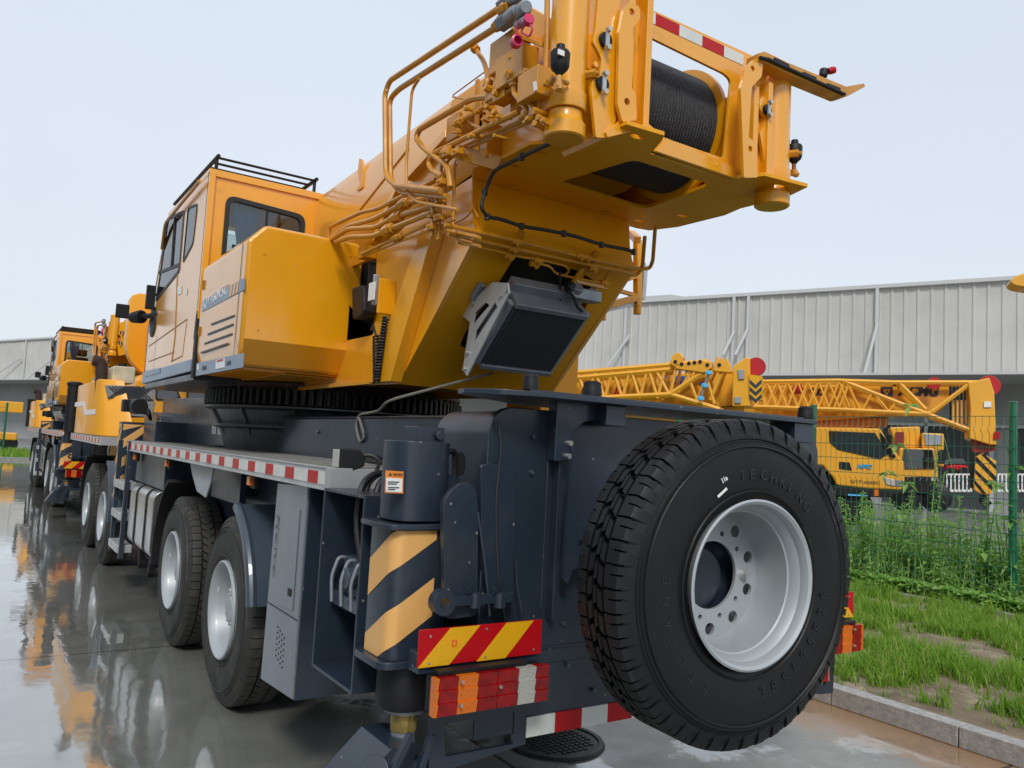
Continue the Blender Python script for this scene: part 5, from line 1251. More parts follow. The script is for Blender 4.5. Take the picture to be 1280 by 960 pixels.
# ================================================================= setting
from mathutils import noise as NZ
def ground_mat():
    m = bpy.data.materials.new('wet_concrete'); m.use_nodes = True; n = m.node_tree; l = n.links; p = n.nodes['Principled BSDF']
    t = n.nodes.new('ShaderNodeTexCoord'); sep = n.nodes.new('ShaderNodeSeparateXYZ'); l.new(t.outputs['Object'], sep.inputs[0])
    def noise(s, d, r=.6, vec=None):
        z = n.nodes.new('ShaderNodeTexNoise'); z.inputs['Scale'].default_value = s; z.inputs['Detail'].default_value = d; z.inputs['Roughness'].default_value = r
        l.new(vec or t.outputs['Object'], z.inputs['Vector']); return z.outputs['Fac']
    def mr(src, a, b, c=0.0, d=1.0, sm=False):
        x = n.nodes.new('ShaderNodeMapRange'); x.inputs[1].default_value = a; x.inputs[2].default_value = b; x.inputs[3].default_value = c; x.inputs[4].default_value = d
        if sm: x.interpolation_type = 'SMOOTHSTEP'
        l.new(src, x.inputs[0]); return x.outputs[0]
    def mth(op, a, b=None):
        x = n.nodes.new('ShaderNodeMath'); x.operation = op
        for i, q in enumerate((a, b)):
            if q is None: continue
            if isinstance(q, (int, float)): x.inputs[i].default_value = q
            else: l.new(q, x.inputs[i])
        return x.outputs[0]
    def mix(f, a, b):
        x = n.nodes.new('ShaderNodeMixRGB'); l.new(f, x.inputs[0])
        for i, q in ((1, a), (2, b)):
            if isinstance(q, tuple): x.inputs[i].default_value = (*q, 1)
            else: l.new(q, x.inputs[i])
        return x.outputs[0]
    big = noise(.35, 6); med = noise(2.2, 8, .65); fine = noise(60, 3)
    col = mix(mr(med, .35, .7), (.235, .24, .215), (.155, .16, .143))
    col = mix(mr(fine, .3, .8, 0, .35), col, (.20, .19, .17))
    # joints
    def joint(axis, per, off, wd):
        f = mth('FRACT', mth('DIVIDE', mth('ADD', sep.outputs[axis], off), per)); d = mth('ABSOLUTE', mth('SUBTRACT', f, .5)); return mr(d, .5 - wd / per, .5 - wd / per * .6)
    j = mth('MAXIMUM', joint(0, 4.2, 1.35, .016), joint(1, 5.0, 2.35, .016))
    # brown silt washed along the kerb, a stain with its own outline
    sx = mth('ADD', sep.outputs[0], mth('MULTIPLY', mth('SUBTRACT', noise(1.3, 5), .5), 1.2))
    silt = mth('MULTIPLY', mr(sx, 5.05, 5.45, 0, 1, True), mr(sep.outputs[0], 5.9, 5.95, 1, 0))
    col = mix(mth('MULTIPLY', silt, .85), col, (.30, .165, .075))
    col = mix(mth('MULTIPLY', j, .85), col, (.012, .012, .012))
    l.new(col, p.inputs['Base Color'])
    wet = mr(mth('ADD', big, mth('MULTIPLY', mth('SUBTRACT', noise(3.2, 9, .7), .5), .35)), .44, .54, 0, 1, True)
    dry = mr(mth('ADD', sep.outputs[0], mth('MULTIPLY', mth('SUBTRACT', noise(1.1, 6), .5), 1.6)), 2.0, 2.9, 0, 1, True)
    pud = mr(noise(1.7, 7, .6), .53, .60, 0, .75, True)
    wet = mth('MAXIMUM', mth('MULTIPLY', mth('MAXIMUM', wet, .86), mth('SUBTRACT', 1.0, dry)), pud)
    rough = mth('ADD', mth('MULTIPLY', mth('SUBTRACT', 1.0, wet), mr(med, .3, .7, .14, .42)), .028)
    l.new(rough, p.inputs['Roughness']); l.new(rough, p.inputs['Coat Roughness'])
    l.new(mr(wet, 0, 1, .18, 1), p.inputs['Coat Weight'])
    p.inputs['IOR'].default_value = 1.6; p.inputs['Specular IOR Level'].default_value = .5
    p.inputs['Coat Weight'].default_value = 1; p.inputs['Coat IOR'].default_value = 2.7
    # ripples on the film of water
    vm = n.nodes.new('ShaderNodeMapping'); vm.inputs['Scale'].default_value = (1, .55, 1); l.new(t.outputs['Object'], vm.inputs[0])
    r1 = noise(5.5, 2, .5, vm.outputs[0]); r2 = noise(120, 2)
    h = mth('ADD', mth('MULTIPLY', r1, .35), mth('MULTIPLY', mth('MULTIPLY', r2, mth('SUBTRACT', 1.0, wet)), .02))
    b = n.nodes.new('ShaderNodeBump'); b.inputs['Strength'].default_value = .16; b.inputs['Distance'].default_value = .03; l.new(h, b.inputs['Height'])
    h2 = mth('MULTIPLY', j, -1.0); b2 = n.nodes.new('ShaderNodeBump'); b2.inputs['Strength'].default_value = .5; b2.inputs['Distance'].default_value = .01; l.new(h2, b2.inputs['Height']); l.new(b.outputs[0], b2.inputs['Normal'])
    l.new(b2.outputs[0], p.inputs['Normal']); l.new(b.outputs[0], p.inputs['Coat Normal'])
    return m
b = MB(); b.quad((-400, -100, 0), (500, -100, 0), (500, 700, 0), (-400, 700, 0)); struct(b.build('ground', ground_mat(), smooth=False))
SOIL = mat('sandy_soil', (.22, .16, .10), .9, var=.45, vscale=3, bump=.6, bscale=30, dirt=((.34, .28, .21), 2.5, .5, .65))
KERB = mat('granite_kerb', (.42, .40, .38), .55, var=.35, vscale=25, detail=8, bump=.4, bscale=90, dirt=((.22, .21, .20), 60, .5, .7))
GCONC = mat('pale_concrete_edging', (.30, .30, .27), .7, var=.3, vscale=8, bump=.3, bscale=60)
# planted verge as a gently uneven sheet
nx, ny = 60, 130; vs = []; fs = []
for i in range(nx + 1):
    for k in range(ny + 1):
        x = 6.0 + 10.5 * i / nx; y = -3 + 60 * (k / ny) ** 1.5
        vs.append((x, y, .095 + .035 * NZ.noise(V((x * .8, y * .8, 0))) + .015 * NZ.noise(V((x * 3, y * 3, 1)))))
for i in range(nx):
    for k in range(ny): a = i * (ny + 1) + k; fs.append((a, a + ny + 1, a + ny + 2, a + 1))
b = MB(); b.add(vs, fs); struct(b.build('verge', SOIL))
PEB = mat('pebble_grey', (.32, .29, .25), .8, var=.4, vscale=20)
def vz(x, y): return .095 + .035 * NZ.noise(V((x * .8, y * .8, 0))) + .015 * NZ.noise(V((x * 3, y * 3, 1)))
b = MB(); y = -3.0
while y < 56: b.box(5.86, 6.0, y, y + .992, 0, .145); y += 1.0
struct(b.build('kerb', KERB, bevel=.008))
b = MB(); y = -3.0
while y < 50: b.box(11.22, 11.34, y, y + .99, .05, .135); y += 1.0
struct(b.build('verge_edging', GCONC, bevel=.006))
b = MB(); b.box(-30, 3.2, 47, 47.25, 0, .15); struct(b.build('kerb', GCONC))
def grass_m(name, c1, c2, c3):
    m = bpy.data.materials.new(name); m.use_nodes = True; n = m.node_tree; l = n.links; p = n.nodes['Principled BSDF']
    g = n.nodes.new('ShaderNodeNewGeometry'); t = n.nodes.new('ShaderNodeTexCoord')
    r = n.nodes.new('ShaderNodeValToRGB'); l.new(g.outputs['Random Per Island'], r.inputs[0])
    r.color_ramp.elements[0].color = (*c1, 1); r.color_ramp.elements[1].color = (*c2, 1); e = r.color_ramp.elements.new(.86); e.color = (*c2, 1); r.color_ramp.elements[-1].color = (*c3, 1)
    l.new(r.outputs[0], p.inputs['Base Color']); p.inputs['Roughness'].default_value = .5; p.inputs['Specular IOR Level'].default_value = .35
    tr = n.nodes.new('ShaderNodeBsdfTranslucent'); l.new(r.outputs[0], tr.inputs[0]); mxx = n.nodes.new('ShaderNodeMixShader'); mxx.inputs[0].default_value = .5
    l.new(p.outputs[0], mxx.inputs[1]); l.new(tr.outputs[0], mxx.inputs[2]); l.new(mxx.outputs[0], n.nodes['Material Output'].inputs[0]); return m
GRASS = grass_m('grass_blades', (.11, .26, .018), (.29, .48, .05), (.52, .46, .18))
WEED = grass_m('weed_leaves', (.20, .42, .09), (.40, .60, .17), (.50, .60, .28))
def blade(b, x, y, z, h, w_, lean, ang, seg=3):
    dx, dy = cos(ang), sin(ang); px_, py_ = -dy * w_ / 2, dx * w_ / 2; pts = []
    for s in range(seg):
        t = s / seg; ww = 1 - t * .6; o = lean * h * t * t
        pts += [(x + dx*o - px_*ww, y + dy*o - py_*ww, z + h * (t - .25*t*t*lean)), (x + dx*o + px_*ww, y + dy*o + py_*ww, z + h * (t - .25*t*t*lean))]
    pts.append((x + dx*lean*h, y + dy*lean*h, z + h * (1 - .25*lean)))
    fs = [(2*s, 2*s+1, 2*s+3, 2*s+2) for s in range(seg - 1)] + [(2*seg-2, 2*seg-1, 2*seg)]
    b.add(pts, fs)
R_ = random.Random(11)
b = MB()
def grass_patch(b, x0, x1, y0, y1, n, hh=.155, thr=-.10, k=7, w_=.010):
    for _ in range(n):
        x, y = R_.uniform(x0, x1), R_.uniform(y0, y1)
        d = NZ.noise(V((x * 1.1, y * 1.1, 3))) + .55 * NZ.noise(V((x * 3.1, y * 3.1, 7)))
        edge_ = min(1, max(0, (x - x0) / .9)); d -= .45 * (1 - edge_)
        if d < thr: continue
        h = hh * (.45 + 1.1 * min(1, d + .35)) * R_.uniform(.6, 1.35); a0 = R_.uniform(0, 6.28); z = vz(x, y)
        for q in range(k): blade(b, x + R_.gauss(0, .02), y + R_.gauss(0, .02), z - .01, h * R_.uniform(.5, 1.2), w_ * R_.uniform(.7, 1.5), R_.uniform(.1, 1.0), a0 + R_.gauss(0, 1.4))
grass_patch(b, 6.05, 11.2, .8, 9.5, 15500)
grass_patch(b, 6.05, 11.2, 9.5, 22, 5000, w_=.014)
grass_patch(b, 5.98, 11.2, .8, 9.5, 1500, hh=.22, thr=-9, k=3, w_=.008)
grass_patch(b, 6.02, 11.2, .8, 9.5, 500, hh=.30, thr=-.5, k=6, w_=.013)
pb = MB(); RP = random.Random(5)
for _ in range(900):
    x, y = RP.uniform(6.03, 11.2), RP.uniform(1, 11); r = RP.uniform(.004, .018); pb.lathe([(-r*.5, r*.6), (0, r), (r*.5, r*.5)], (x, y, vz(x, y) + r*.2), (RP.gauss(0, .3), RP.gauss(0, .3), 1), 6)
struct(pb.build('verge_pebbles', PEB), 'stuff')
g = b.build('verge_grass', GRASS, smooth=False); struct(g, 'stuff'); g['label'] = 'patchy green grass on sandy soil between kerb and fence'
b = MB()
for _ in range(9000):
    x, y = R_.uniform(-14, 3), 47.3 + R_.random() * 12; blade(b, x, y, 0, R_.uniform(.15, .5), .07, R_.uniform(.1, .8), R_.uniform(0, 6.28), 2)
b.build('x', GRASS, smooth=False); g = bpy.data.objects['x']; g.name = 'far_lawn_grass'; struct(g, 'stuff')
b = MB(); b.box(-60, 5.0, 47.2, 62, 0, .06); struct(b.build('far_lawn', mat('lawn_soil', (.07, .13, .03), .9, var=.4, vscale=2)))

def leaf(b, p, d, ln, w_):
    p = V(p); d = V(d).normalized(); s = d.cross(EZ)
    if s.length < .1: s = EX.copy()
    s = s.normalized() * (w_ / 2); tip = p + d * ln - EZ * ln * .35; m = p + d * ln * .5 + EZ * ln * .04
    b.add([p, m - s, tip, m + s], [(0, 1, 2, 3)])
def weed(b, x, y, z, h, nl, ll, spread=.5, lw=.28):
    lx, ly = R_.gauss(0, .08), R_.gauss(0, .08); top = V((x + lx*h, y + ly*h, z + h))
    o = V((x, y, z)); b.tube([o, (o + top)/2 + V((R_.gauss(0, .02), R_.gauss(0, .02), 0)), top], .004 + .003*h, seg=4)
    for k in range(nl):
        t = (k + R_.random()) / nl; a = k * 2.4 + R_.random(); l_ = ll * (1.15 - .75 * t) * R_.uniform(.7, 1.2)
        leaf(b, o.lerp(top, .12 + .88*t), (cos(a), sin(a), R_.uniform(-.1, .9) * (spread + .5*t)), l_, l_ * lw)
b = MB()
for _ in range(1600):
    x = 11.5 + abs(R_.gauss(0, 1.3)); y = R_.uniform(2.5, 18); h = R_.uniform(.35, 1.35) * (1 if x > 11.8 else .5)
    weed(b, x, y, .08, h, int(10 + 18*h), .19, lw=R_.choice((.2, .3, .5)))
for _ in range(1800):
    x = 11.3 + abs(R_.gauss(0, 1.4)); y = R_.uniform(2, 19); blade(b, x, y, .08, R_.uniform(.3, 1.0), .012, R_.uniform(.1, .9), R_.uniform(0, 6.28), 3)
for _ in range(900):
    x = 11.36 + abs(R_.gauss(0, .25)); y = R_.uniform(2, 12); a = R_.random() * 6
    for k in range(5): leaf(b, (x, y, .12 + R_.random()*.18), (cos(a + k*1.2), sin(a + k*1.2), .4), .14, .09)
g = b.build('fence_undergrowth', WEED, smooth=False); struct(g, 'stuff'); g['label'] = 'dense green weeds and creepers growing through the wire fence'
for i, (px, py, h, lb) in enumerate([(1158, 700, 2.25, 'tallest feathery green weed in front of the far truck windscreen'), (1200, 705, 1.5, 'bushy weed left of the hanging hook block'), (1082, 690, 1.45, 'leafy weed close to the spare tyre behind the fence'), (1118, 700, 1.5, 'broad leaved weed below the crane truck door'), (1228, 700, 1.5, 'leafy weed under the hook block'), (1138, 700, 1.1, 'short weed under the crane truck headlight')]):
    y = on_x(px, py, 12.0).y; b = MB(); x = 12.05
    weed(b, x, y, .08, h, 130 if i == 0 else 60, .22 if i else .17, lw=.18 if i == 0 else .42, spread=.8)
    for k in range(3 if i else 1): weed(b, x + R_.gauss(0, .08), y + R_.gauss(0, .08), .08, h * R_.uniform(.6, .9), 40, .18, lw=.35)
    tag(b.build('tall_weed', WEED, smooth=False), lb, 'weed', 'tall weeds along the fence')
# palmate leaves climbing the fence
b = MB()
for px, py in ((1138, 508), (1122, 556), (1110, 590), (1135, 604), (1125, 642), (1135, 680), (1185, 655), (1245, 605), (1255, 630), (1268, 585), (1262, 650), (1230, 690), (1262, 705), (1215, 735), (1190, 728)):
    c = on_x(px, py, 11.75)
    for k in range(5):
        a = R_.random() + k * 1.25; leaf(b, c, (cos(a)*.5, sin(a), .5*sin(a*1.7)), .17, .09)
for ys in (on_x(1135, 700, 11.8).y, on_x(1262, 700, 11.8).y, on_x(1185, 700, 11.8).y):
    b.tube([(11.78, ys + .1*sin(k), .1 + k*.33) for k in range(8)], .005, seg=4)
tag(b.build('climbing_vine', WEED, smooth=False), 'pale green creeper with lobed leaves climbing the wire fence', 'vine')

# ---- green welded fence
GREEN = mat('green_fence_paint', (.006, .125, .055), .35, coat=.3, var=.15, vscale=4)
WIRE = mat('green_wire', (.012, .12, .06), .45)
FX, FH = 11.75, 2.72
fence = thing('fence', 'green welded wire fence with thick round posts along the grass verge', 'fence', (FX, 8, 0))
p1 = on_x(1266, 700, FX).y; p2 = on_x(1017, 520, FX).y; step = p2 - p1
ys = [p1 + step * k for k in range(-2, 13)]
zp = on_x(1262, 505, FX).z
for y in ys:
    b = MB(); b.lathe([(0.02, .052), (zp, .052), (zp + .004, .056), (zp + .03, .056), (zp + .036, .045)], (FX, y, 0), (0, 0, 1), 20); po = b.build('post', GREEN, fence)
    b = MB()
    for k in range(9): b.box(FX - .07, FX - .045, y - .02, y + .03, .35 + k * .27, .39 + k * .27)
    b.build('clip', GREEN, po)
wz = zp - .17
for y0, y1 in zip(ys, ys[1:]):
    b = MB(); n = int(step / .095)
    far = y0 > 16
    zz = [.1, .3, .36, .42, 1.0, 1.06, 1.12, 1.7, 1.76, 1.82, wz - .25, wz - .19, wz - .13, wz]; xx = [0, 0, -.05, 0, 0, -.05, 0, 0, -.05, 0, 0, -.05, 0, 0]
    for k in range(1, n):
        y = y0 + (y1 - y0) * k / n; b.tube([(FX - .05 + a, y, z) for z, a in zip(zz, xx)], .0040, seg=4, caps=False)
    for z in [.1, .42, .66, .9, 1.12, 1.35, 1.58, 1.82, 2.05, 2.28, wz]: 
        if z <= wz: b.tube([(FX - .052, y0, z), (FX - .052, y1, z)], .0048, seg=4)
    b.build('wire_panel', WIRE, fence)
lf_ = thing('fence', 'distant green wire fence across the far lawn at left', 'fence', (-6, 55, 0))
for k in range(8):
    x = 1.35 - 3.16 * k; b = MB(); b.cyl((x, 55, 0), (x, 55, 3.0), .06); b.build('post', GREEN, lf_)
b = MB()
for k in range(11): b.tube([(-22, 55, .1 + k*.26), (1.35, 55, .1 + k*.26)], .008, seg=4)
for k in range(120): b.tube([(-22 + k*.195, 55, .05), (-22 + k*.195, 55, 2.8)], .006, seg=4)
b.build('wire_panel', WIRE, lf_)

# ---- manhole cover
MH = mat('cast_iron', (.045, .045, .045), .4, metal=.5, var=.4, vscale=15, bump=.3, bscale=60)
c = on_z(712, 938, 0); b = MB(); c.y += .16; b.lathe([(.004, .33), (.02, .32), (.02, .29), (.012, .285), (.012, .005)], (c.x, c.y, 0), (0, 0, 1), 48); mh = b.build('manhole_cover', MH); tag(mh, 'round cast iron manhole cover in the concrete under the crane rear', 'manhole cover')
b = MB()
for i in range(-6, 7):
    for k in range(-6, 7):
        if i*i + k*k < 33: b.box(c.x + i*.042 - .012, c.x + i*.042 + .012, c.y + k*.042 - .012, c.y + k*.042 + .012, .012, .018)
b.build('stud', MH, mh)

# ---- long warehouse
WALL = mat('pale_profiled_cladding', (.50, .49, .455), .5, var=.12, vscale=.25, dirt=((.40, .40, .37), .5, .5, .8))
WTRIM = mat('white_trim', (.50, .505, .50), .5)
WGREY = mat('grey_lower_wall', (.36, .37, .37), .6, var=.15, vscale=.3)
WDARK = mat('loading_bay_dark', (.05, .055, .06), .7)
wd = V((-.387, .922, 0)).normalized(); wn = V((-wd.y, wd.x, 0)); P0 = V((35.8, 38.9, 0))
HT, HB = 11.95, 6.75
wh = thing('warehouse', 'long pale corrugated metal warehouse with white roof edge behind the cranes', 'warehouse', P0)
def wp_(t, z, o=0.0): return P0 + wd * t + EZ * z + wn * o
b = MB(); ta, tb = -38, 150
prof = []; t = ta
while t < tb: prof += [(t, 0), (t + .44, 0), (t + .50, .06), (t + .60, .06)]; t += .66
vs = [wp_(a, HB, o) for a, o in prof] + [wp_(a, HT, o) for a, o in prof]; n = len(prof)
b.add(vs, [(i, i+1, i+1+n, i+n) for i in range(n-1)]); b.prism([wp_(ta, 0, -.1), wp_(tb, 0, -.1), wp_(tb, HT, -.1), wp_(ta, HT, -.1)], wn * -30)
b.build('wall', WALL, wh, smooth=False)
b = MB(); b.prism([wp_(ta, HT, .25), wp_(tb, HT, .25), wp_(tb, HT + .22, .25), wp_(ta, HT + .22, .25)], wn * -.6); b.prism([wp_(ta, HB - .12, .3), wp_(tb, HB - .12, .3), wp_(tb, HB + .06, .3), wp_(ta, HB + .06, .3)], wn * -.3)
b.prism([wp_(-3, HT + .22, .2), wp_(6, HT + .22, .2), wp_(5, HT + .42, .2), wp_(-2, HT + .42, .2)], wn * -2); b.build('roof_edge', WTRIM, wh, bevel=.02)
b = MB(); b.prism([wp_(ta, HB - .2, 5.0), wp_(tb, HB - .2, 5.0), wp_(tb, HB - .2, 0), wp_(ta, HB - .2, 0)], EZ * .12)
b.build('canopy', WTRIM, wh)
b = MB(); b.prism([wp_(ta, .0, .15), wp_(tb, 0, .15), wp_(tb, HB - .2, .15), wp_(ta, HB - .2, .15)], wn * -.1); b.build('lower_wall', WGREY, wh, smooth=False)
def wt(px, py=480):
    d = ray(px, py); d.z = 0; A = wd; 
    # CAM + d*s = P0 + wd*t
    det = d.x * (-A.y) + A.x * d.y; rx, ry = P0.x, P0.y; s = (rx * (-A.y) + A.x * ry) / det; q = V((d.x*s, d.y*s, 0)); return (q - P0).dot(A)
for px in (785, 920, 938, 1099, 33):
    t = wt(px, 400 if px > 500 else 450); b = MB(); b.prism([wp_(t, HB, .1), wp_(t + .17, HB, .1), wp_(t + .17, HT, .1), wp_(t, HT, .1)], wn * .15); b.build('downpipe', WTRIM, wh, smooth=False)
for px, py, qx, qy in ((790, 420, 767, 460), (920, 415, 910, 446), (937, 412, 925, 446), (1098, 406, 1084, 470), (30, 448, 0, 472), (66, 452, 36, 480)):
    t, u_ = wt(px, py), wt(qx, qy); b = MB()
    z1 = ray(px, py); z2 = ray(qx, qy); P = wp_(t, 0); Q = wp_(u_, 0)
    za = 1.9 + z1.z / V((z1.x, z1.y)).length * V((P.x, P.y)).length; zb = 1.9 + z2.z / V((z2.x, z2.y)).length * V((Q.x, Q.y)).length
    b.tube([wp_(t, za, .35), wp_(u_, zb, .9)], .085, seg=8); b.build('brace_pipe', WTRIM, wh)
b = MB(); t0 = wt(1243)
for k in range(-8, 3):
    b.prism([wp_(t0 + k*6 + .3, .15, .2), wp_(t0 + k*6 + 5.2, .15, .2), wp_(t0 + k*6 + 5.2, 4.3, .2), wp_(t0 + k*6 + .3, 4.3, .2)], wn * .05)
b.build('loading_bay_door', WDARK, wh, smooth=False)
b = MB()
for k in range(-14, 6):
    b.prism([wp_(t0 + k*3, 0, .35), wp_(t0 + k*3 + .18, 0, .35), wp_(t0 + k*3 + .18, HB - .2, .35), wp_(t0 + k*3, HB - .2, .35)], wn * .1)
b.prism([wp_(t0 - 40, 4.3, .35), wp_(t0 + 18, 4.3, .35), wp_(t0 + 18, 4.45, .35), wp_(t0 - 40, 4.45, .35)], wn * .1)
b.build('bay_frame', WTRIM, wh, smooth=False)

# ================================================================= background cranes
N_ = V((.83, .557, 0)).normalized()
def bp(px, py, D): return on_p(px, py, N_ * D, N_)
def BP(pts, D): return [bp(a, c, D) for a, c in pts]
BY = mat('background_crane_yellow', (.80, .38, .02), .38, coat=.3, var=.1, vscale=.8)
GLASSD = GDARK
def bgpoly(px, D, th, m_, par, nm, bevel=0.0, mb=None):
    b = mb or MB(); b.prism(BP(px, D), N_ * th)
    return b.build(nm, m_, par, bevel=bevel) if mb is None else b
def bars(lines, D, r, par, nm, m_=BY, dz=(0,)):
    b = MB()
    for o in dz:
        for (a, c) in lines: b.tube([bp(a[0], a[1], D) + N_ * o, bp(c[0], c[1], D) + N_ * o], r, seg=6)
    if len(dz) > 1:
        for (a, c) in lines:
            b.tube([bp(*a, D) + N_ * dz[0], bp(*a, D) + N_ * dz[-1]], r * .7, seg=6)
    return b.build(nm, m_, par)
DB = 24.0
cB = thing('crane_truck', 'yellow crane truck with lattice jib, red sheaves and dark door window behind the fence', 'crane', bp(1100, 650, DB + 1) * 1.0)
bgpoly([(930, 481), (1186, 480), (1187, 498), (1176, 514), (1110, 520), (1025, 526), (930, 534)], DB + .9, 1.3, BY, cB, 'boom', .03)
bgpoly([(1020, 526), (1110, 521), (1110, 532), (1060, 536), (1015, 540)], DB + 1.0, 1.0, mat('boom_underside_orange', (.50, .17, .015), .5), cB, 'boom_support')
bars([((940, 477), (1052, 475.5)), ((1052, 475.5), (1145, 512)), ((1145, 512), (1235, 546)), ((940, 508), (1055, 512)), ((1055, 512), (1150, 517)), ((1150, 517), (1165, 516))], DB, .06, cB, 'jib_chord', dz=(0, .7))
bars([((1120, 478), (1235, 478)), ((1125, 480), (1157, 512)), ((1165, 515), (1212, 480)), ((1214, 482), (1222, 540)), ((1120, 478), (1052, 476))], DB, .065, cB, 'jib_frame', dz=(0, .7))
zig = []
x = 945; up_ = True
while x < 1050:
    zig.append(((x, 477 if up_ else 509), (x + 13, 509 if up_ else 477))); zig.append(((x, 509 if up_ else 477), (x + 13, 477 if up_ else 509))); x += 13; up_ = not up_
zig += [((1055, 477), (1042, 511)), ((1060, 479), (1075, 513)), ((1090, 491), (1078, 513)), ((1092, 492), (1112, 515)), ((1120, 503), (1110, 515))]
bars(zig, DB, .028, cB, 'jib_lacing', dz=(0, .7))
hd = bgpoly([(1210, 478), (1237, 472), (1243, 490), (1245, 538), (1247, 556), (1238, 556), (1212, 548), (1213, 510)], DB - .1, 1.0, BY, cB, 'boom_head', .03)
b = MB()
for (px, py, r) in ((1237, 482, .27), (1168, 479, .17), (997, 486, .15)): b.lathe([(0, r*.97), (.03, r), (.05, r*.85), (.09, r*.85), (.11, r), (.14, r * .97)], bp(px, py, DB + .3), N_, 28)
b.build('sheave', mat('red_sheave', (.42, .012, .02), .4), hd)
bgpoly([(1230, 502), (1239, 502), (1239, 509), (1230, 509)], DB - .14, .03, WHITE, hd, 'head_plate')
b = MB()
for k in range(5): b.box(0, 0, 0, 0, 0, 0) if False else b.prism(BP([(1187 + k*4.6, 482), (1189 + k*4.6, 482), (1189 + k*4.6, 530), (1187 + k*4.6, 530)], DB + .3), N_ * .05)
b.build('hoist_rope', BLACK, cB)
b = MB()
for k in range(4): b.prism(BP([(1190.5 + k*5.2, 500), (1193 + k*5.2, 500), (1193 + k*5.2, 530), (1190.5 + k*5.2, 530)], DB + .2), N_ * .05)
b.build('boom_link', BY, cB)
nd = (bp(1200, 500, DB) - bp(1100, 500, DB)); nd.z = 0; nd.normalize()
bgpoly([(1101, 483.5), (1116, 483), (1116, 495.5), (1101, 496)], DB + .88, .01, INK, cB, 'boom_emblem')
b = MB(); b.prism(BP([(1103.5, 487), (1113.5, 486.5), (1108.5, 494)], DB + .868), N_ * .01); b.build('emblem_triangle', BY, cB)
b = MB(); b.prism(BP([(1106.5, 488.4), (1110.8, 488.2), (1108.6, 491.4)], DB + .855), N_ * .01); b.build('emblem_triangle', INK, cB)
o_ = bp(1121, 497, DB + .88); text('XCMG', 'boom_lettering', .38, o_, nd, EZ, INK, cB, depth=.004, width=(bp(1174, 496, DB+.88) - o_).length, bold=.02, shear=.2)
o_ = bp(1012, 495.5, DB + .88); text('6SC', 'boom_lettering', .26, o_, nd, EZ, INK, cB, depth=.004, width=(bp(1029, 496, DB+.88) - o_).length, bold=.02)
# cab of the crane truck
cab_px = [(980, 533), (1100, 535), (1112, 556), (1130, 577), (1131, 600), (1127, 613), (1085, 611), (1046, 607), (1040, 596), (1028, 582), (980, 580)]
tc_ = bgpoly(cab_px, DB + .3, 2.4, BY, cB, 'truck_cab', .06)
bgpoly([(1036, 538.5), (1094, 541), (1110, 568), (1100, 574), (1047, 562), (1037, 553)], DB + .27, .04, GDARK, tc_, 'door_window', .01)
bgpoly([(1100, 540), (1108, 549), (1120, 571), (1114, 573), (1102, 556)], DB + .25, .05, glass('windscreen_glass', (.35, .42, .42)), tc_, 'windscreen')
bgpoly([(1049, 577), (1062, 578), (1065, 588), (1049, 586)], DB + .27, .04, BLACK, tc_, 'step_recess', .01)
b = MB(); b.prism(BP([(1106, 597), (1119, 600), (1119, 608), (1108, 606)], DB + .26), N_ * .1); b.build('headlight', CLRL, tc_, bevel=.02)
b = MB(); b.prism(BP([(1119, 600), (1130, 601), (1130, 607), (1120, 608)], DB + .27), N_ * .1); b.build('grille', GALV, tc_)
b = MB(); b.prism(BP([(1040, 608), (1128, 615), (1110, 622), (1045, 620)], DB + .3), N_ * 2.3); b.build('bumper', BLACK, tc_, bevel=.03)
b = MB(); b.prism(BP([(1093, 612), (1098, 612), (1098, 620), (1093, 620)], DB + .28), N_ * .05); b.build('side_marker', AMBL, tc_)
o_ = bp(1071, 586, DB + .27); text('HFC', 'door_lettering', .14, o_, nd, EZ, BLUEP if False else mat('cyan_print', (.02, .30, .55), .4), tc_, depth=.003, width=.4, shear=.3, bold=.01)
o_ = bp(1063, 604, DB + .27); text('QYT-4600C', 'door_lettering', .11, o_, nd, EZ, INK, tc_, depth=.003, width=.75)
b = MB(); b.prism(BP([(1060, 617.5), (1085, 619), (1085, 620.5), (1060, 619.5)], DB + .27), N_ * .03); b.build('blue_trim', SKYB, tc_)
b = MB()
for px in (975, 1000, 1064): b.lathe([(0, .2), (.05, .55), (.35, .55), (.36, .2)], bp(px, 632, DB + .4), N_, 24)
b.build('wheel', RUBBER, cB)
b = MB(); b.prism(BP([(900, 585), (1040, 588), (1045, 618), (900, 612)], DB + .5), N_ * 2.2); b.build('chassis', BLACK, cB)
# hook block hanging from the head
hb = thing('hook_block', 'black and yellow diagonally striped hook block hanging from the boom head', 'hook block', bp(1230, 590, DB))
bgpoly([(1219, 572), (1228, 566), (1246, 577), (1246, 592), (1239, 618), (1228, 618), (1217, 612)], DB, .4, BY, hb, 'block_cheek', .02)
b = MB()
for (a, c, d, e) in (((1217, 574), (1221, 571), (1246, 597), (1244.5, 602)), ((1226, 567), (1231, 567.5), (1246, 583), (1246, 588)), ((1217.5, 585), (1217, 589), (1240, 613), (1242, 608)), ((1217, 598), (1217, 603), (1228, 617), (1233, 617))): b.prism(BP([a, c, d, e] if False else [a, c, d, e], DB - .012), N_ * .01)
b.build('black_stripe', BLACK, hb)
b = MB(); b.prism(BP([(1214, 548), (1226, 545), (1246, 552), (1246, 562), (1232, 566), (1216, 566)], DB + .1), N_ * .3); b.build('hook_carrier', mat('dark_red_paint', (.22, .02, .02), .5), hb, bevel=.02)
b = MB(); b.prism(BP([(1243, 540), (1250, 540), (1249, 549), (1242, 549)], DB - .15), N_ * .1); b.build('red_lamp', RED, hb)
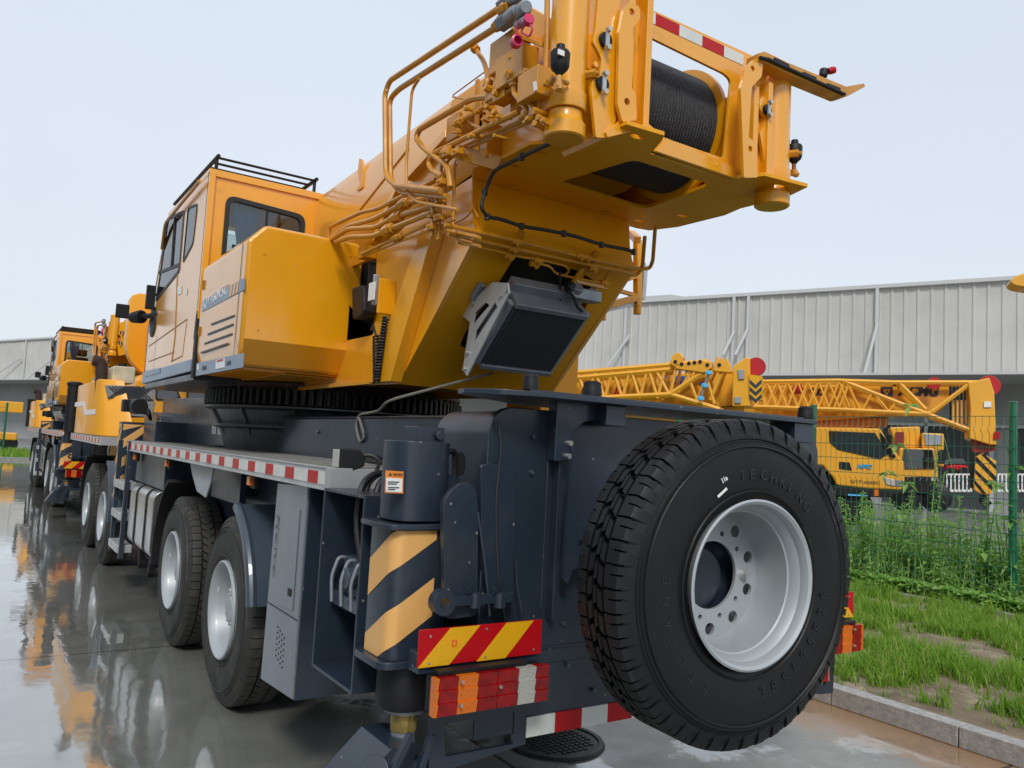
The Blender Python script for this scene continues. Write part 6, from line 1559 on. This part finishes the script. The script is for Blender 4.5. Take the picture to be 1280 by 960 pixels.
b = MB(); b.prism(BP([(1213, 565), (1219, 566), (1219, 612), (1215, 610)], DB + .1), N_ * .3); b.tube([bp(1229, 618, DB + .2), bp(1226, 626, DB + .2), bp(1232, 632, DB + .2), bp(1238, 627, DB + .2)], .06, fil=.1); b.build('hook', BLACK, hb)
# crane with the blue letters, further left
DA = 20.0
cA = thing('crane_truck', 'yellow crane with lattice jib, blue lettering and a red sheave above the dark platform', 'crane', bp(830, 640, DA + 1))
bgpoly([(690, 478), (900, 463), (925, 462), (925, 505), (860, 515), (690, 515)], DA + 1.0, 1.2, BY, cA, 'boom', .03)
bars([((690, 468.5), (838, 456)), ((838, 456), (886, 452)), ((690, 500), (838, 493)), ((838, 493), (900, 512)), ((838, 493), (880, 465)), ((690, 475), (838, 462))], DA, .07, cA, 'jib_chord', dz=(0, .6))
zig = [((700 + k*22, 468 - k*1.7), (712 + k*22, 498)) for k in range(6)] + [((722 + k*22, 466 - k*1.7), (712 + k*22, 498)) for k in range(6)]
zig += [((845, 460), (838, 492)), ((818, 460), (836, 492)), ((858, 465), (872, 502)), ((890, 462), (872, 498)), ((866, 462), (848, 490)), ((880, 462), (893, 505)), ((903, 462), (888, 500))]
bars(zig, DA, .045, cA, 'jib_lacing', dz=(0, .6))
b = MB()
for px in ([(837, 454), (841, 443), (849, 440), (854, 446), (852, 458), (842, 458)], [(842, 455), (878, 450), (890, 452), (890, 460), (880, 466), (845, 461)], [(893, 452), (896, 444), (898, 452), (902, 445), (904, 452), (908, 447), (912, 454), (914, 466), (892, 464)]): b.prism(BP(px, DA - .1), N_ * .3)
b.build('jib_bracket', BY, cA, bevel=.02)
b = MB()
for px, py in ((844, 452), (852, 455), (861, 454), (868, 453), (875, 452), (884, 456), (899, 456)): b.lathe([(0, .045), (.02, .045)], bp(px, py, DA - .125), N_, 12)
b.build('bolt_hole', BLACK, cA)
hd = bgpoly([(916, 458), (933, 446), (937, 447), (938, 508), (915, 508)], DA - .1, .9, BY, cA, 'boom_head', .03)
bgpoly([(936, 468), (952, 470), (952, 500), (937, 498)], DA - .15, .4, YREF, hd, 'chevron_board')
b = MB()
for k in range(3): b.prism(BP([(937, 474 + k*9), (944.5, 481 + k*9), (952, 474 + k*9), (952, 479 + k*9), (944.5, 486 + k*9), (937, 479 + k*9)], DA - .16), N_ * .008)
b.build('chevron', INK, hd)
b = MB(); b.lathe([(0, .19), (.0, .22), (.05, .19), (.12, .19), (.15, .22)], bp(945, 458, DA + .1), N_, 28); b.lathe([(0, .15), (.3, .15)], bp(772, 490, DA + .8), N_, 28); b.build('sheave', mat('red_sheave', (.42, .012, .02), .4), hd)
b = MB(); b.prism(BP([(922, 462), (930, 462), (930, 474), (923, 474)], DA - .15), N_ * .1); b.prism(BP([(918, 496), (926, 496), (926, 504), (918, 504)], DA - .15), N_ * .05); b.build('junction_box', GREYP, hd, bevel=.01)
b = MB()
b.prism(BP([(826, 468), (836, 467), (836, 482), (826, 483)], DA + .98), N_ * .01)
b.build('blue_emblem', BLUEP, cA)
o_ = bp(841, 482, DA + .98); text('XCMG', 'boom_lettering', .27, o_, nd, EZ, BLUEP, cA, depth=.004, width=.85, bold=.02)
b = MB(); b.tube([bp(886, 466, DA - .2), bp(881, 482, DA - .2), bp(876, 498, DA - .2)], .03); b.build('spreader_rope', GALV, cA)
b = MB()
for px, py in ((886, 466), (881, 482), (876, 498)):
    c = bp(px, py, DA - .22); b.box(c.x - .08, c.x + .08, c.y - .05, c.y + .05, c.z - .05, c.z + .05)
b.build('rope_clip', SKYB, cA, bevel=.02)
bgpoly([(700, 515), (930, 508), (930, 545), (700, 545)], DA + 1.2, 2, BY, cA, 'carrier_body')
b = MB(); b.prism(BP([(700, 545), (930, 545), (930, 590), (700, 600)], DA + 1.0), N_ * 2.2)
for k in range(4): b.lathe([(0, .2), (.05, .55), (.35, .55), (.36, .2)], bp(720 + k*50, 610, DA + .8), N_, 24)
b.build('carrier_chassis', BLACK, cA)
# truck behind with its upper cab
DC = 31.0
cC = thing('crane_truck', 'yellow crane truck seen head-on behind, right of the nearer truck cab', 'crane', bp(1155, 625, DC))
cb = bgpoly([(1124, 560), (1168, 560), (1172, 580), (1173, 604), (1124, 606)], DC, 2.2, BY, cC, 'truck_cab', .06)
bgpoly([(1130, 561), (1166, 562), (1169, 586), (1126, 586)], DC - .06, .08, GDARK, cb, 'windscreen', .02)
bgpoly([(1128, 596), (1172, 596), (1172, 616), (1128, 618)], DC - .08, .3, BLACK, cb, 'bumper', .03)
bgpoly([(1164, 597), (1170, 597), (1170, 601), (1164, 601)], DC - .12, .05, CLRL, cb, 'headlight')
uc = bgpoly([(1152, 541), (1180, 542), (1180, 584), (1172, 582), (1168, 560), (1152, 560)], DC + .3, 1.5, BY, cC, 'upper_cab', .05)
bgpoly([(1155, 542), (1178, 544), (1177, 556), (1157, 557)], DC + .25, .06, GREYP, uc, 'upper_windscreen', .02)
bgpoly([(1172, 562), (1180, 562), (1181, 580), (1173, 580)], DC - .1, .1, BLACK, cb, 'mirror', .02)
bgpoly([(1112, 534), (1150, 533), (1150, 560), (1120, 560)], DC + .6, 1.5, BY, cC, 'winch_frame', .05)
b = MB(); b.prism(BP([(1120, 540), (1130, 540), (1130, 562), (1120, 562)], DC + .5), N_ * .2); b.build('winch_motor', mat('dark_red_paint_b', (.18, .02, .02), .5), cC)
b = MB(); b.box(*sorted((bp(1105, 545, DC+.5).x, bp(1117, 545, DC+.5).x)), bp(1111, 545, DC+.5).y - .1, bp(1111, 545, DC+.5).y + .1, bp(1111, 553, DC+.5).z, bp(1111, 543, DC+.5).z); b.build('work_lamp', BLACK, cC, bevel=.04)
b = MB()
for px in (1133, 1170): b.lathe([(0, .3), (.1, .5), (.5, .5)], bp(px, 622, DC), N_, 20)
b.build('wheel', RUBBER, cC)
# white barriers and red car in the yard
for i, (xa, xb, lb) in enumerate(((1183, 1215, 'white slatted barrier behind the hook block, left of it'), (1247, 1280, 'white slatted barrier beside the right fence post'))):
    bt = thing('barrier', lb, 'barrier', bp((xa + xb)/2, 615, 36), 'white yard barriers')
    b = MB(); b.prism(BP([(xa, 592), (xb, 592), (xb, 594), (xa, 594)], 36), N_*.08); b.prism(BP([(xa, 612), (xb, 612), (xb, 615), (xa, 615)], 36), N_*.08)
    b.build('rail', WHITE, bt); b = MB(); x = xa
    while x < xb: b.prism(BP([(x, 592), (x + 1.6, 592), (x + 1.6, 614), (x, 614)], 35.95), N_*.05); x += 5
    b.build('slat', WHITE, bt)
rc_ = thing('parked_car', 'small red vehicle parked under the warehouse canopy', 'car', bp(1198, 598, 42))
b = MB(); b.prism(BP([(1184, 583), (1188, 581), (1207, 581), (1211, 584), (1211, 593), (1184, 593)], 42), N_ * 1.7); bb_ = b.build('body', RED, rc_, bevel=.1)
b = MB(); b.prism(BP([(1187, 573), (1205, 573), (1209, 581), (1185, 581)], 42.1), N_ * 1.5); b.build('window', GDARK, bb_, bevel=.05)
b = MB(); [b.lathe([(0, .35), (.2, .35)], bp(px, 594, 41.95), N_, 16) for px in (1189, 1206)]; b.build('wheel', RUBBER, rc_)
# boom tip poking in at the right edge of the view
jt = thing('crane_boom', 'yellow curved boom tip poking in at the right edge against the sky', 'crane boom')
b = MB(); b.prism(rounded(BP([(1262, 352), (1270, 344), (1285, 340), (1500, 325), (1500, 375), (1290, 361), (1268, 357)], 17), .1), N_ * .5); b.build('boom_section', BY, jt, bevel=.03)
q = bp(1480, 350, 17); b = MB(); b.box(q.x - .5, q.x + .5, q.y - .5, q.y + .5, 0, q.z); b.build('mast', BY, jt, bevel=.03)

# distant crane at the far left behind the lawn fence
dl = thing('crane_truck', 'small distant yellow crane behind the far lawn fence at left', 'crane', (0, 62, 0))
b = MB(); b.box(-14, 2.4, 61, 62, 2.5, 3.2); b.build('boom', BY, dl, bevel=.05)
b = MB(); b.box(-14, 2.2, 60.5, 63, .7, 1.2); b.box(-2, .2, 60.4, 63, 1.2, 2.3); b.build('body', BY, dl, bevel=.1)
b = MB(); b.box(-1.7, -.2, 60.35, 60.4, 1.6, 2.2); b.build('window', GREYP, dl)
b = MB(); [b.cyl((x, 60.6, .5), (x, 60.9, .5), .5) for x in (-8, -4, -1, 1.8)]; b.build('wheel', RUBBER, dl)

# ================================================================= the next crane in the row
c2 = copy_tree(crane, None, (0, 15.55, 0), skip=())
c2['label'] = 'second yellow truck crane, parked beyond the nearest one at the left edge'
# long hall on the other side of the yard, out of view to the left; the paint mirrors it
lh = thing('storage_hall', 'plain grey storage hall on the far left side of the yard', 'hall', (-26, 20, 0))
b = MB(); b.box(-46, -26, -25, 78, 0, 11.5); b.build('wall', WGREY, lh)
b = MB(); b.box(-46.3, -25.7, -25.3, 78.3, 11.5, 11.8); b.build('roof', WTRIM, lh)
